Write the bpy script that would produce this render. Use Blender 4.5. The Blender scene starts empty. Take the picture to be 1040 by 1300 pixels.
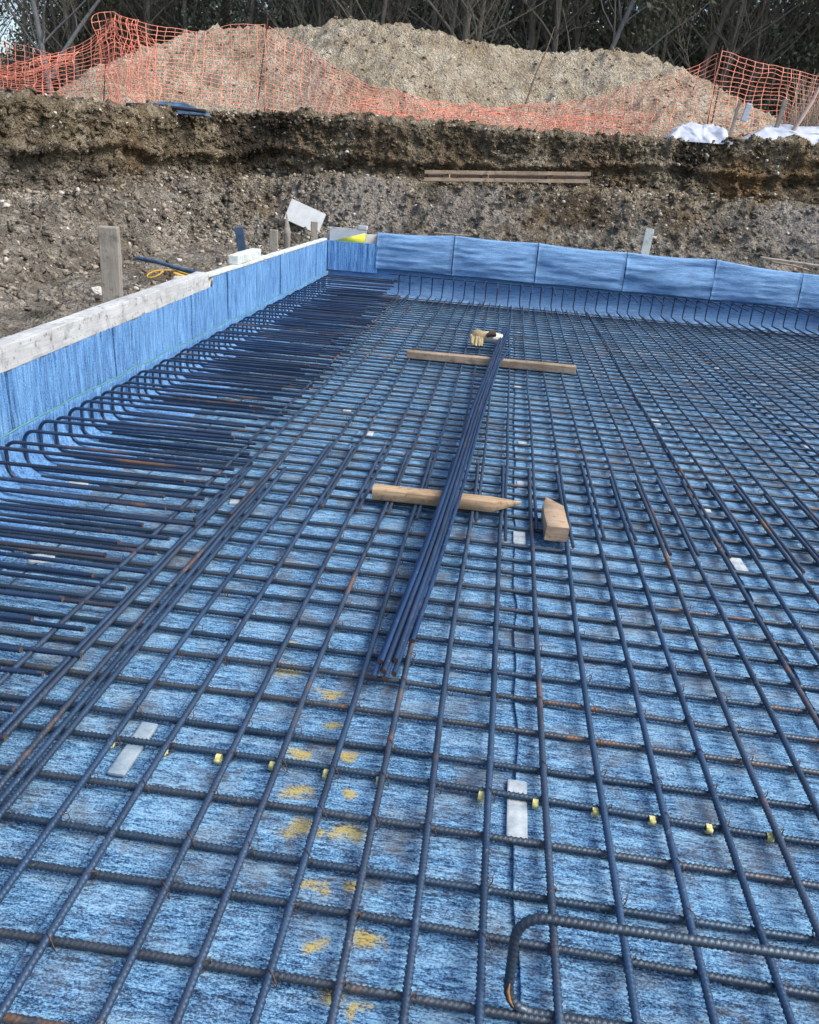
import bpy, math, random
import numpy as np
from mathutils import Matrix, Vector

random.seed(7)
RNG = np.random.default_rng(7)
scene = bpy.context.scene
COL = scene.collection

# ------------------------------------------------------------------ camera
CAM_H = 1.559
PIT, YAW, ROLL = math.radians(22.861), math.radians(5.292), math.radians(4.391)
fwd = Vector((-math.sin(YAW) * math.cos(PIT), math.cos(YAW) * math.cos(PIT), -math.sin(PIT)))
rgt0 = Vector((math.cos(YAW), math.sin(YAW), 0))
up0 = rgt0.cross(fwd)
rgt = rgt0 * math.cos(ROLL) + up0 * math.sin(ROLL)
upv = up0 * math.cos(ROLL) - rgt0 * math.sin(ROLL)
cam_data = bpy.data.cameras.new('camera')
cam = bpy.data.objects.new('camera', cam_data)
COL.objects.link(cam)
m = Matrix((rgt, upv, -fwd)).transposed().to_4x4()
m.translation = Vector((0, 0, CAM_H))
cam.matrix_world = m
cam_data.sensor_fit = 'VERTICAL'
cam_data.sensor_height = 36.0
cam_data.sensor_width = 36.0
cam_data.lens = 1000 / 1300 * 36.0
cam_data.clip_start = 0.02
cam_data.clip_end = 2000
scene.camera = cam

# ------------------------------------------------------------------ sky, sun, exposure
SUN_EL, SUN_AZ = math.radians(48), math.radians(104)      # azimuth clockwise from +Y
world = bpy.data.worlds.new('World')
scene.world = world
world.use_nodes = True
wn = world.node_tree
bg = wn.nodes['Background']
sky = wn.nodes.new('ShaderNodeTexSky')
sky.sky_type = 'NISHITA'
sky.sun_disc = False
sky.sun_elevation = SUN_EL
sky.sun_rotation = SUN_AZ
sky.air_density = 1.0
sky.dust_density = 3.0
sky.ozone_density = 1.0
wn.links.new(sky.outputs[0], bg.inputs[0])
bg.inputs[1].default_value = 0.15
sun_data = bpy.data.lights.new('sun', 'SUN')
sun_data.energy = 1.7
sun_data.angle = math.radians(36)
sun_data.color = (1.0, 0.95, 0.88)
sun = bpy.data.objects.new('sun', sun_data)
COL.objects.link(sun)
sd = Vector((math.sin(SUN_AZ) * math.cos(SUN_EL), math.cos(SUN_AZ) * math.cos(SUN_EL), math.sin(SUN_EL)))
sun.rotation_euler = sd.to_track_quat('Z', 'Y').to_euler()
sun.location = (0, 0, 30)
scene.view_settings.view_transform = 'Standard'
scene.view_settings.look = 'None'
scene.view_settings.exposure = 0.98
scene.view_settings.gamma = 1.0
scene.view_settings.use_curve_mapping = False


# ------------------------------------------------------------------ numpy noise
def _hash(ix, iy, iz, seed):
    h = (ix.astype(np.int64) * 374761393 + iy.astype(np.int64) * 668265263 + iz.astype(np.int64) * 2147483647 + seed * 1274126177) & 0xffffffff
    h = ((h ^ (h >> 13)) * 1274126177) & 0xffffffff
    h = ((h ^ (h >> 16)) * 2246822519) & 0xffffffff
    return ((h ^ (h >> 15)) & 0xffff) / 32767.5 - 1.0


def vnoise(p, seed=0):
    p = np.asarray(p, float)
    i = np.floor(p)
    f = p - i
    f = f * f * (3 - 2 * f)
    ix, iy, iz = i[:, 0], i[:, 1], i[:, 2]
    r = 0
    for dx in (0, 1):
        wx = f[:, 0] if dx else 1 - f[:, 0]
        for dy in (0, 1):
            wy = f[:, 1] if dy else 1 - f[:, 1]
            for dz in (0, 1):
                wz = f[:, 2] if dz else 1 - f[:, 2]
                r = r + wx * wy * wz * _hash(ix + dx, iy + dy, iz + dz, seed)
    return r


def fbm(p, octv=4, seed=0, gain=0.5, ridged=False):
    p = np.asarray(p, float)
    a, s, r = 1.0, 1.0, 0
    for o in range(octv):
        n = vnoise(p * s + 17.3 * o, seed + o)
        r = r + a * ((1 - 2 * np.abs(n)) if ridged else n)
        a *= gain
        s *= 2.03
    return r


# ------------------------------------------------------------------ mesh helpers
class MB:
    def __init__(self):
        self.v, self.f, self.n = [], [], 0
        self.uv = []

    def add(self, verts, faces, uv=None):
        verts = np.asarray(verts, float).reshape(-1, 3)
        self.v.append(verts)
        for fc in faces:
            self.f.append([int(i) + self.n for i in fc])
        self.n += len(verts)
        self.uv.append(uv if uv is not None else np.zeros((len(verts), 2)))
        return self

    def box(self, lo, hi, mat=None, taper=None):
        x0, y0, z0 = lo
        x1, y1, z1 = hi
        v = np.array([(x0, y0, z0), (x1, y0, z0), (x1, y1, z0), (x0, y1, z0), (x0, y0, z1), (x1, y0, z1), (x1, y1, z1), (x0, y1, z1)], float)
        if mat is not None:
            v = np.array([tuple(mat @ Vector(p)) for p in v])
        return self.add(v, [(0, 3, 2, 1), (4, 5, 6, 7), (0, 1, 5, 4), (1, 2, 6, 5), (2, 3, 7, 6), (3, 0, 4, 7)])

    def grid(self, P, uv=None, closed_u=False):
        nu, nv = P.shape[:2]
        idx = np.arange(nu * nv).reshape(nu, nv)
        a = idx[:-1, :-1].ravel(); b = idx[1:, :-1].ravel(); c = idx[1:, 1:].ravel(); d = idx[:-1, 1:].ravel()
        return self.add(P.reshape(-1, 3), np.stack([a, b, c, d], 1), None if uv is None else uv.reshape(-1, 2))

    def tube(self, path, r, sides=8, rib=None, cap=True, squash=1.0):
        P = np.asarray(path, float)
        n = len(P)
        r = np.broadcast_to(np.asarray(r, float), (n,)).copy()
        T = np.gradient(P, axis=0)
        T /= np.linalg.norm(T, axis=1)[:, None] + 1e-12
        ref = np.array([0, 0, 1.0]) if abs(T[0][2]) < 0.9 else np.array([1.0, 0, 0])
        N = np.zeros_like(P)
        x = ref - T[0] * (ref @ T[0])
        x /= np.linalg.norm(x)
        for i in range(n):
            x = x - T[i] * (x @ T[i])
            x = x / (np.linalg.norm(x) + 1e-12)
            N[i] = x
        B = np.cross(T, N)
        L = np.concatenate([[0], np.cumsum(np.linalg.norm(np.diff(P, axis=0), axis=1))])
        ang = np.linspace(0, 2 * np.pi, sides, endpoint=False)
        R = r[:, None] * np.ones((1, sides))
        if rib:
            R = R + rib * np.clip(np.sin(2 * np.pi * L[:, None] / 0.0125 + 2 * ang[None, :]) * 1.5, -0.5, 1)
        V = P[:, None, :] + R[..., None] * (np.cos(ang)[None, :, None] * N[:, None, :] + squash * np.sin(ang)[None, :, None] * B[:, None, :])
        idx = np.arange(n * sides).reshape(n, sides)
        a = idx[:-1]; b = np.roll(a, -1, 1); d = idx[1:]; c = np.roll(d, -1, 1)
        fc = np.stack([a.ravel(), b.ravel(), c.ravel(), d.ravel()], 1).tolist()
        if cap:
            ns = n * sides
            fc.append([ns + i for i in range(sides)][::-1])
            fc.append([ns + sides + i for i in range(sides)])
            V = np.concatenate([V, V[:1], V[-1:]], 0)
        uv = None
        return self.add(V.reshape(-1, 3), fc, uv)

    def mesh(self, name, smooth=False, uv=False):
        me = bpy.data.meshes.new(name)
        V = np.concatenate(self.v)
        me.vertices.add(len(V))
        me.vertices.foreach_set('co', V.astype(np.float32).ravel())
        lens = np.array([len(f) for f in self.f])
        if lens.min() == lens.max():
            flat = np.array(self.f, np.int32).ravel()
        else:
            flat = np.concatenate([np.asarray(f, np.int32) for f in self.f])
        me.loops.add(len(flat))
        me.loops.foreach_set('vertex_index', flat)
        me.polygons.add(len(lens))
        st = np.concatenate([[0], np.cumsum(lens)[:-1]]).astype(np.int32)
        me.polygons.foreach_set('loop_start', st)
        me.polygons.foreach_set('loop_total', lens.astype(np.int32))
        if uv:
            UV = np.concatenate(self.uv)[flat]
            l = me.uv_layers.new(name='UVMap')
            l.data.foreach_set('uv', UV.astype(np.float32).ravel())
        me.update(calc_edges=True)
        me.validate()
        if smooth:
            me.polygons.foreach_set('use_smooth', np.ones(len(lens), bool))
        return me


def link(name, me, mat, loc=(0, 0, 0), parent=None, label=None, cat=None, group=None, kind=None, rot=None, scale=None):
    o = bpy.data.objects.new(name, me)
    COL.objects.link(o)
    if me is not None and mat is not None and len(me.materials) == 0:
        me.materials.append(mat)
    if parent is not None:
        o.parent = parent
        p = parent
        off = Vector((0, 0, 0))
        while p is not None:
            off += Vector(p.location)
            p = p.parent
        o.location = Vector(loc) - off
    else:
        o.location = loc
    if rot is not None:
        o.rotation_euler = rot
    if scale is not None:
        o.scale = scale
    if label: o['label'] = label
    if cat: o['category'] = cat
    if group: o['group'] = group
    if kind: o['kind'] = kind
    return o


def empty(name, loc, label=None, cat=None, group=None, kind=None):
    o = link(name, None, None, loc, None, label, cat, group, kind)
    o.empty_display_size = 0.1
    return o


def bevel_box(sx, sy, sz, b=0.006, jitter=0.0, seed=0, seg=None):
    """box centred in x,y with base at z=0, chamfered edges and slightly uneven faces"""
    mb = MB()
    import bmesh
    bm = bmesh.new()
    bmesh.ops.create_cube(bm, size=1.0)
    for v in bm.verts:
        v.co = Vector((v.co.x * sx, v.co.y * sy, (v.co.z + 0.5) * sz))
    if seg:
        ax = max(range(3), key=lambda i: (sx, sy, sz)[i])
        es = [e for e in bm.edges if abs((e.verts[0].co - e.verts[1].co)[ax]) > 1e-6]
        bmesh.ops.subdivide_edges(bm, edges=es, cuts=seg, use_grid_fill=True)
    es = [e for e in bm.edges if len(e.link_faces) == 2 and e.calc_face_angle(0) > 0.5]
    bmesh.ops.bevel(bm, geom=es, offset=b, segments=2, profile=0.6, affect='EDGES')
    if jitter:
        co = np.array([v.co[:] for v in bm.verts])
        d = np.stack([vnoise(co * 9 + k * 31, seed + k) for k in range(3)], 1) * jitter
        for v, q in zip(bm.verts, d):
            v.co += Vector(q)
    me = bpy.data.meshes.new('box')
    bm.to_mesh(me)
    bm.free()
    return me


# ------------------------------------------------------------------ materials
class NT:
    def __init__(self, name):
        self.m = bpy.data.materials.new(name)
        self.m.use_nodes = True
        self.t = self.m.node_tree
        self.b = self.t.nodes['Principled BSDF']

    def n(self, typ, **kw):
        x = self.t.nodes.new(typ)
        for k, v in kw.items():
            setattr(x, k, v)
        return x

    def l(self, a, b):
        self.t.links.new(a, b)

    def val(self, sock, v):
        if hasattr(v, 'is_output'):
            self.l(v, sock)
        else:
            sock.default_value = v

    def coord(self, kind='Object', scale=(1, 1, 1), rot=(0, 0, 0), loc=(0, 0, 0)):
        mp = self.n('ShaderNodeMapping')
        if kind == 'Position':
            g = self.n('ShaderNodeNewGeometry')
            self.l(g.outputs['Position'], mp.inputs[0])
        else:
            c = self.n('ShaderNodeTexCoord')
            self.l(c.outputs[kind], mp.inputs[0])
        mp.inputs['Scale'].default_value = scale
        mp.inputs['Rotation'].default_value = rot
        mp.inputs['Location'].default_value = loc
        return mp.outputs[0]

    def noise(self, vec, scale=5, detail=4, rough=0.55, dist=0.0):
        x = self.n('ShaderNodeTexNoise')
        self.l(vec, x.inputs['Vector'])
        x.inputs['Scale'].default_value = scale
        x.inputs['Detail'].default_value = detail
        x.inputs['Roughness'].default_value = rough
        x.inputs['Distortion'].default_value = dist
        return x.outputs[0]

    def voro(self, vec, scale=5, feature='F1', out='Distance', rand=1.0):
        x = self.n('ShaderNodeTexVoronoi', feature=feature)
        self.l(vec, x.inputs['Vector'])
        x.inputs['Scale'].default_value = scale
        x.inputs['Randomness'].default_value = rand
        return x.outputs[out]

    def ramp(self, fac, stops):
        x = self.n('ShaderNodeValToRGB')
        self.l(fac, x.inputs[0])
        e = x.color_ramp.elements
        while len(e) > 1:
            e.remove(e[-1])
        for i, (p, c) in enumerate(stops):
            q = e[0] if i == 0 else e.new(p)
            q.position = p
            c = (c, c, c) if not hasattr(c, '__len__') else c
            q.color = (*c[:3], 1)
        return x.outputs[0]

    def mix(self, fac, a, b, mode='MIX'):
        x = self.n('ShaderNodeMix', data_type='RGBA', blend_type=mode)
        self.val(x.inputs[0], fac)
        for s, v in ((x.inputs[6], a), (x.inputs[7], b)):
            if hasattr(v, 'is_output'):
                self.l(v, s)
            else:
                s.default_value = (*v[:3], 1)
        return x.outputs[2]

    def math(self, op, a, b=0.0, clamp=False):
        x = self.n('ShaderNodeMath', operation=op, use_clamp=clamp)
        self.val(x.inputs[0], a)
        self.val(x.inputs[1], b)
        return x.outputs[0]

    def objrand(self):
        return self.n('ShaderNodeObjectInfo').outputs['Random']

    def bump(self, h, strength=0.5, dist=0.01, normal=None):
        x = self.n('ShaderNodeBump')
        x.inputs['Strength'].default_value = strength
        x.inputs['Distance'].default_value = dist
        self.l(h, x.inputs['Height'])
        if normal is not None:
            self.l(normal, x.inputs['Normal'])
        return x.outputs[0]

    def out(self, color=None, rough=None, metal=None, normal=None, spec=None):
        for k, v in (('Base Color', color), ('Roughness', rough), ('Metallic', metal), ('Normal', normal), ('Specular IOR Level', spec)):
            if v is None: continue
            if isinstance(v, tuple) and len(v) == 3: v = (*v, 1)
            self.val(self.b.inputs[k], v)
        return self.m


def mat_membrane(name, streak, floor=False, pale=0.0):
    """blue woven membrane; streak = mapping scale that draws the weave out along one direction"""
    t = NT(name)
    pos = t.coord('Position')
    st = t.coord('Position', scale=streak)
    n1 = t.noise(st, 1.0, 5, 0.62)
    n2 = t.noise(t.coord('Position', scale=tuple(q * .42 for q in streak)), 1.0, 3, 0.6, 0.4)
    weave = t.noise(t.coord('Position', scale=tuple(0.5 * s + 62 for s in streak)), 2.0, 3, 0.75)
    big = t.noise(pos, 1.6, 3, 0.5)
    dirt = t.noise(pos, 4.5, 4, 0.6, 0.4)
    f = t.math('ADD', t.math('MULTIPLY', n1, 0.42), t.math('MULTIPLY', n2, 0.24))
    f = t.math('ADD', f, t.math('MULTIPLY', weave, 0.62))
    f = t.math('SUBTRACT', f, 0.14)
    f = t.math('ADD', t.math('MULTIPLY', t.math('SUBTRACT', f, 0.5), 1.55), 0.5)
    f = t.math('ADD', f, t.math('MULTIPLY', t.math('SUBTRACT', big, 0.5), 0.16))
    if floor:
        col = t.ramp(f, [(0.35, (0.010, 0.022, 0.052)), (0.44, (0.045, 0.115, 0.235)), (0.54, (0.120, 0.285, 0.49)), (0.68, (0.28, 0.52, 0.71))])
        col = t.mix(t.ramp(dirt, [(0.50, 0.0), (0.70, 0.72)]), col, (0.115, 0.105, 0.098))
        dust = t.noise(t.coord('Position', scale=(4, 11, 1), loc=(2, 5, 0)), 1.0, 5, 0.65, 0.3)
        col = t.mix(t.math('MULTIPLY', t.ramp(dust, [(0.48, 0.0), (0.70, 0.6)]), t.ramp(f, [(0.40, 0.25), (0.58, 1.0)])), col, (0.34, 0.52, 0.66))
        scuff = t.noise(t.coord('Position', loc=(8, 3, 0)), 9, 5, 0.7, 0.8)
        col = t.mix(t.ramp(scuff, [(0.60, 0.0), (0.70, 0.6)]), col, (0.085, 0.075, 0.07))
        # yellow marking paint sprayed on the sheets
        spots = [(-.58, 2.2, .06), (-.6, 2.35, .035), (-.41, 2.09, .038), (-.37, 1.94, .03), (-.44, 1.79, .04), (-.31, 1.81, .03),
                 (-.27, 1.66, .032), (-.4, 1.64, .045), (-.36, 1.51, .05), (-.30, 1.51, .03), (-.23, 1.53, .045), (-.14, 1.23, .04),
                 (-.28, 1.35, .03), (-.25, 1.2, .03), (-.18, 1.37, .026), (-.13, 1.06, .03), (-.52, 2.03, .03), (-.2, 1.09, .04)]
        nz = t.n('ShaderNodeTexNoise'); t.l(pos, nz.inputs['Vector']); nz.inputs['Scale'].default_value = 13; nz.inputs['Detail'].default_value = 5
        sb = t.n('ShaderNodeVectorMath', operation='SUBTRACT'); t.l(nz.outputs['Color'], sb.inputs[0]); sb.inputs[1].default_value = (.5, .5, .5)
        sc = t.n('ShaderNodeVectorMath', operation='MULTIPLY'); t.l(sb.outputs[0], sc.inputs[0]); sc.inputs[1].default_value = (.16, .10, 0)
        warp = sc.outputs[0]
        acc = None
        wob = t.math('MULTIPLY', t.noise(pos, 16, 5, 0.75), t.ramp(f, [(0.40, 0.35), (0.56, 1.15)]))
        for sx, sy, sr in spots:
            d = t.n('ShaderNodeVectorMath', operation='DISTANCE')
            mp = t.coord('Position', loc=(-sx, -sy * 1.25, 0), scale=(1, 1.25, 0))
            ad = t.n('ShaderNodeVectorMath', operation='ADD')
            t.l(mp, ad.inputs[0]); t.l(warp, ad.inputs[1])
            t.l(ad.outputs[0], d.inputs[0])
            d.inputs[1].default_value = (0, 0, 0)
            g = t.math('SUBTRACT', 1.0, t.math('DIVIDE', d.outputs['Value'], sr * 1.25), True)
            acc = g if acc is None else t.math('MAXIMUM', acc, g)
        acc = t.math('MULTIPLY', acc, t.math('MULTIPLY', wob, 2.6))
        acc = t.ramp(acc, [(0.12, 0.0), (0.9, 0.8)])
        col = t.mix(acc, col, (0.52, 0.39, 0.05))
    else:
        col = t.ramp(f, [(0.31, (0.018, 0.046, 0.12)), (0.42, (0.075, 0.19, 0.41)), (0.54, (0.125, 0.305, 0.58)), (0.70, (0.25, 0.47, 0.74))])
        col = t.mix(t.ramp(dirt, [(0.6, 0.0), (0.8, 0.35)]), col, (0.10, 0.13, 0.18))
    if pale:
        col = t.mix(pale, col, (0.27, 0.40, 0.54))
    nrm = t.bump(f, 0.7, 0.010)
    return t.out(col, 0.78, 0.0, nrm, 0.25)


def mat_steel(name, base=(0.040, 0.058, 0.105), rust_amt=0.5, warm=(0.12, 0.10, 0.10)):
    t = NT(name)
    oi = t.n('ShaderNodeObjectInfo')
    rnd = oi.outputs['Random']
    off = t.n('ShaderNodeVectorMath', operation='ADD')
    g = t.n('ShaderNodeNewGeometry')
    sc = t.n('ShaderNodeVectorMath', operation='SCALE')
    t.l(g.outputs['Position'], off.inputs[0])
    cmb = t.n('ShaderNodeCombineXYZ')
    t.l(rnd, cmb.inputs[0]); t.l(rnd, cmb.inputs[1])
    sc2 = t.n('ShaderNodeVectorMath', operation='SCALE')
    t.l(cmb.outputs[0], sc2.inputs[0]); sc2.inputs['Scale'].default_value = 40
    t.l(sc2.outputs[0], off.inputs[1])
    p = off.outputs[0]
    n = t.noise(p, 3.0, 4, 0.6)
    fine = t.noise(p, 90, 3, 0.65)
    c = t.mix(t.ramp(n, [(0.35, 0.0), (0.7, 1.0)]), tuple(1.0 * x for x in base), tuple(2.0 * x for x in base))
    c = t.mix(t.math('MULTIPLY', t.ramp(rnd, [(0.3, 0.0), (1.0, 1.0)]), 0.5), c, warm)
    c = t.mix(t.math('MULTIPLY', fine, 0.35), c, (0.02, 0.028, 0.05))
    rn = t.noise(p, 2.2, 5, 0.7, 0.6)
    rn = t.math('ADD', rn, t.math('MULTIPLY', t.math('SUBTRACT', rnd, 0.5), 0.12))
    rf = t.math('MULTIPLY', t.ramp(rn, [(0.60, 0.0), (0.72, 1.0)]), rust_amt)
    c = t.mix(rf, c, t.mix(fine, (0.10, 0.045, 0.022), (0.30, 0.15, 0.06)))
    # dried cement slurry in flecks
    sp = t.noise(p, 38, 3, 0.7)
    c = t.mix(t.math('MULTIPLY', t.ramp(sp, [(0.63, 0.0), (0.74, 1.0)]), 0.5), c, (0.30, 0.33, 0.36))
    rough = t.math('ADD', 0.34, t.math('MULTIPLY', fine, 0.25))
    return t.out(c, rough, t.math('MULTIPLY', t.math('SUBTRACT', 1.0, rf), 0.6), t.bump(fine, 0.35, 0.002), 0.5)


def mat_wood(name, c0, c1, axis='x', grey=None):
    t = NT(name)
    s = {'x': (3.5, 70, 70), 'y': (70, 3.5, 70), 'z': (70, 70, 3.5)}[axis]
    v = t.coord('Object', scale=s)
    n = t.noise(v, 1.2, 5, 0.6, 0.6)
    big = t.noise(t.coord('Object'), 3.5, 4, 0.6)
    c = t.mix(t.ramp(n, [(0.3, 0.0), (0.72, 1.0)]), c0, c1)
    c = t.mix(t.ramp(big, [(0.42, 0.0), (0.75, 0.7)]), c, grey or tuple(0.5 * x for x in c0))
    sp = t.noise(t.coord('Object'), 26, 4, 0.7)
    c = t.mix(t.ramp(sp, [(0.56, 0.0), (0.70, 0.7)]), c, (0.06, 0.045, 0.035))
    mud = t.noise(t.coord('Object', scale=(1, 1, 1), loc=(3, 1, 7)), 7, 5, 0.7, 0.5)
    c = t.mix(t.ramp(mud, [(0.52, 0.0), (0.66, 0.5)]), c, tuple(.45 * q for q in c0))
    return t.out(c, 0.85, 0.0, t.bump(n, 0.6, 0.004), 0.2)


def mat_soil(name, mode='bank'):
    t = NT(name)
    p = t.coord('Position')
    big = t.noise(p, 0.55, 4, 0.55, 0.5)
    mid = t.noise(p, 2.6, 6, 0.65, 0.3)
    fine = t.noise(p, 17, 5, 0.7)
    peb = t.voro(p, 17, rand=1.0)
    peb2 = t.voro(p, 42, rand=1.0)
    pc = t.voro(p, 17, out='Color')
    sepr = t.n('ShaderNodeSeparateColor')
    t.l(pc, sepr.inputs[0])
    if mode == 'bank':
        c = t.ramp(mid, [(0.22, (0.024, 0.019, 0.014)), (0.36, (0.11, 0.09, 0.058)), (0.50, (0.235, 0.195, 0.13)), (0.68, (0.42, 0.37, 0.28))])
        g = t.ramp(mid, [(0.25, (0.065, 0.06, 0.052)), (0.45, (0.21, 0.195, 0.165)), (0.68, (0.45, 0.425, 0.37))])
        # lower, gravelly layer is greyer
        sx = t.n('ShaderNodeSeparateXYZ')
        t.l(p, sx.inputs[0])
        zz = t.math('ADD', sx.outputs['Z'], t.math('MULTIPLY', t.math('SUBTRACT', big, 0.5), 1.3))
        gf = t.ramp(t.math('MULTIPLY', zz, 0.4), [(0.50, 0.92), (0.62, 0.0)])
        c = t.mix(gf, c, g)
        oc = t.noise(t.coord('Position', loc=(5, 2, 1)), 0.8, 3, 0.5)
        c = t.mix(t.ramp(oc, [(0.56, 0.0), (0.70, 0.6)]), c, (0.19, 0.125, 0.058))
        topsoil = t.noise(t.coord('Position', loc=(11, 7, 3), scale=(1, 1, 1.6)), 0.9, 4, 0.6)
        c = t.mix(t.ramp(topsoil, [(0.60, 0.0), (0.64, 0.5)]), c, (0.05, 0.039, 0.028))
    else:
        c = t.ramp(mid, [(0.22, (0.19, 0.15, 0.10)), (0.40, (0.41, 0.35, 0.26)), (0.56, (0.54, 0.49, 0.385)), (0.72, (0.64, 0.60, 0.50))])
        c = t.mix(t.ramp(big, [(0.45, 0.0), (0.7, 0.6)]), c, (0.26, 0.20, 0.12))
    if mode == 'bank':
        pw_ = t.noise(p, 3.2, 6, 0.72)
        for (bx, by, bz, br, bc) in ((-5.0, 15.4, 1.9, .8, (.035, .028, .024)), (-4.4, 15.6, 2.35, .4, (.04, .03, .024)), (3.0, 15.5, 2.25, .5, (.03, .024, .018)), (1.4, 15.5, 2.0, .9, (.20, .15, .095)), (-1.0, 15.5, 2.0, 1.0, (.19, .145, .09)), (-.6, 15.7, 2.4, .4, (.24, .21, .16)),
                                     (3.9, 15.2, 1.9, .9, (.26, .16, .07)), (4.9, 15.3, 2.2, .6, (.20, .13, .06)), (-2.4, 13.8, 1.0, 1.3, (.33, .31, .28)), (-.7, 13.9, 1.2, .8, (.27, .25, .22)), (4.7, 13.9, 1.2, 1.1, (.36, .34, .31)),
                                     (1.2, 13.9, 1.3, .9, (.075, .055, .036)), (2.6, 14.3, 1.45, .45, (.02, .017, .015)), (-5.4, 10.0, 1.35, .8, (.05, .04, .032)), (-5.6, 12.6, 1.5, .7, (.17, .12, .07)), (-2.5, 15.5, 2.0, .7, (.16, .115, .07))):
            d = t.n('ShaderNodeVectorMath', operation='DISTANCE')
            t.l(p, d.inputs[0])
            d.inputs[1].default_value = (bx, by, bz)
            k_ = t.math('SUBTRACT', t.math('ADD', t.math('DIVIDE', d.outputs['Value'], br), 0.62), pw_)
            kk = t.math('MULTIPLY', t.ramp(k_, [(0.55, 1.0), (0.95, 0.0)]), 0.8)
            c = t.mix(kk, c, t.mix(mid, tuple(.55 * q for q in bc), tuple(1.45 * q for q in bc)))
    # pebbles
    pm = t.math('MULTIPLY', t.ramp(peb, [(0.22, 1.0), (0.36, 0.0)]), t.ramp(sepr.outputs[0], [(0.62, 0.0), (0.68, 1.0)]))
    c = t.mix(t.math('MULTIPLY', pm, 0.5), c, t.mix(sepr.outputs[1], (0.30, 0.27, 0.23), (0.62, 0.60, 0.55)))
    c = t.mix(t.ramp(fine, [(0.35, 0.55), (0.6, 0.0)]), c, (0.03, 0.023, 0.016) if mode == 'bank' else (0.12, 0.095, 0.06))
    h = t.math('ADD', t.math('MULTIPLY', fine, 0.8), t.math('MULTIPLY', t.math('SUBTRACT', 0.5, peb), 0.5))
    h = t.math('ADD', h, t.math('MULTIPLY', t.math('SUBTRACT', 0.5, peb2), 0.3))
    h = t.math('ADD', h, mid)
    return t.out(c, 0.95, 0.0, t.bump(h, 1.0, 0.11), 0.1)


def mat_simple(name, c0, c1, scale=6, rough=0.7, metal=0.0, bump=0.3, bd=0.004, spec=0.3):
    t = NT(name)
    n = t.noise(t.coord('Object'), scale, 5, 0.65)
    c = t.mix(t.ramp(n, [(0.3, 0.0), (0.7, 1.0)]), c0, c1)
    return t.out(c, rough, metal, t.bump(n, bump, bd), spec)


def mat_leaf(name, c0, c1):
    t = NT(name)
    g = t.n('ShaderNodeNewGeometry')
    c = t.mix(g.outputs['Random Per Island'], c0, c1)
    return t.out(c, 0.7, 0.0, None, 0.2)


M = {}
M['floor_mem'] = mat_membrane('floor_membrane', (26, 150, 60), True)
M['left_mem'] = mat_membrane('left_membrane', (80, 95, 6))
M['far_mem'] = mat_membrane('far_membrane', (7, 60, 95), False, 0.30)
M['steel'] = mat_steel('rebar_long', (0.036, 0.070, 0.125), 0.8, (0.095, 0.105, 0.118))
M['steel_t'] = mat_steel('rebar_cross', (0.034, 0.056, 0.082), 0.9, (0.13, 0.118, 0.098))
M['steel_u'] = mat_steel('rebar_bent', (0.025, 0.050, 0.098), 0.65, (0.07, 0.072, 0.08))
M['steel_b'] = mat_steel('rebar_bundle', (0.020, 0.055, 0.130), 0.2, (0.05, 0.08, 0.13))
M['rust'] = mat_simple('rust', (0.22, 0.09, 0.03), (0.45, 0.22, 0.08), 60, 0.9)
M['rust_pale'] = mat_steel('rust_pale', (0.05, 0.05, 0.06), 1.0, (0.30, 0.20, 0.12))
M['rust_dark'] = mat_simple('rust_dark', (0.045, 0.03, 0.022), (0.13, 0.08, 0.05), 60, 0.9)
M['wood_pale'] = mat_wood('wood_pale', (0.33, 0.225, 0.13), (0.50, 0.38, 0.25), 'x', (0.24, 0.165, 0.10))
M['wood_block'] = mat_wood('wood_block', (0.32, 0.23, 0.15), (0.46, 0.35, 0.25), 'y', (0.19, 0.14, 0.10))
M['wood_plank'] = mat_wood('wood_plank', (0.24, 0.18, 0.125), (0.40, 0.33, 0.25), 'x', (0.13, 0.09, 0.06))
M['wood_grey'] = mat_wood('wood_grey', (0.38, 0.40, 0.40), (0.56, 0.58, 0.57), 'y', (0.27, 0.28, 0.29))
M['wood_stake'] = mat_wood('wood_stake', (0.22, 0.205, 0.175), (0.36, 0.335, 0.295), 'z', (0.14, 0.125, 0.10))
M['wood_old'] = mat_wood('wood_old', (0.27, 0.19, 0.125), (0.46, 0.35, 0.24), 'x', (0.15, 0.10, 0.065))
M['wood_pallet'] = mat_wood('wood_pallet', (0.36, 0.27, 0.18), (0.54, 0.43, 0.31), 'x', (0.24, 0.17, 0.11))
M['whitewash'] = mat_wood('whitewash', (0.50, 0.55, 0.52), (0.66, 0.71, 0.68), 'y', (0.40, 0.45, 0.44))
M['ply'] = mat_simple('plywood', (0.36, 0.36, 0.34), (0.50, 0.50, 0.47), 5, 0.8)
M['yellow'] = mat_simple('yellow_sheet', (0.62, 0.60, 0.04), (0.74, 0.72, 0.10), 9, 0.6)
M['clip'] = mat_simple('clip', (0.52, 0.48, 0.16), (0.64, 0.60, 0.30), 60, 0.6)
M['concrete'] = mat_simple('spacer_concrete', (0.20, 0.25, 0.29), (0.50, 0.55, 0.57), 22, 0.9, 0, 0.5, 0.003, 0.2)
M['concrete_dirty'] = mat_simple('spacer_dirty', (0.09, 0.16, 0.23), (0.34, 0.40, 0.43), 14, 0.9, 0, 0.5, 0.003, 0.2)
M['soil'] = mat_soil('bank_soil')
M['heap'] = mat_soil('heap_soil', 'heap')
M['stone'] = mat_simple('stone', (0.10, 0.082, 0.060), (0.36, 0.315, 0.25), 2.2, 0.95, 0, 0.6, 0.01, 0.1)
M['stone_pale'] = mat_simple('stone_pale', (0.36, 0.34, 0.30), (0.58, 0.56, 0.51), 5, 0.95, 0, 0.6, 0.01, 0.1)
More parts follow.
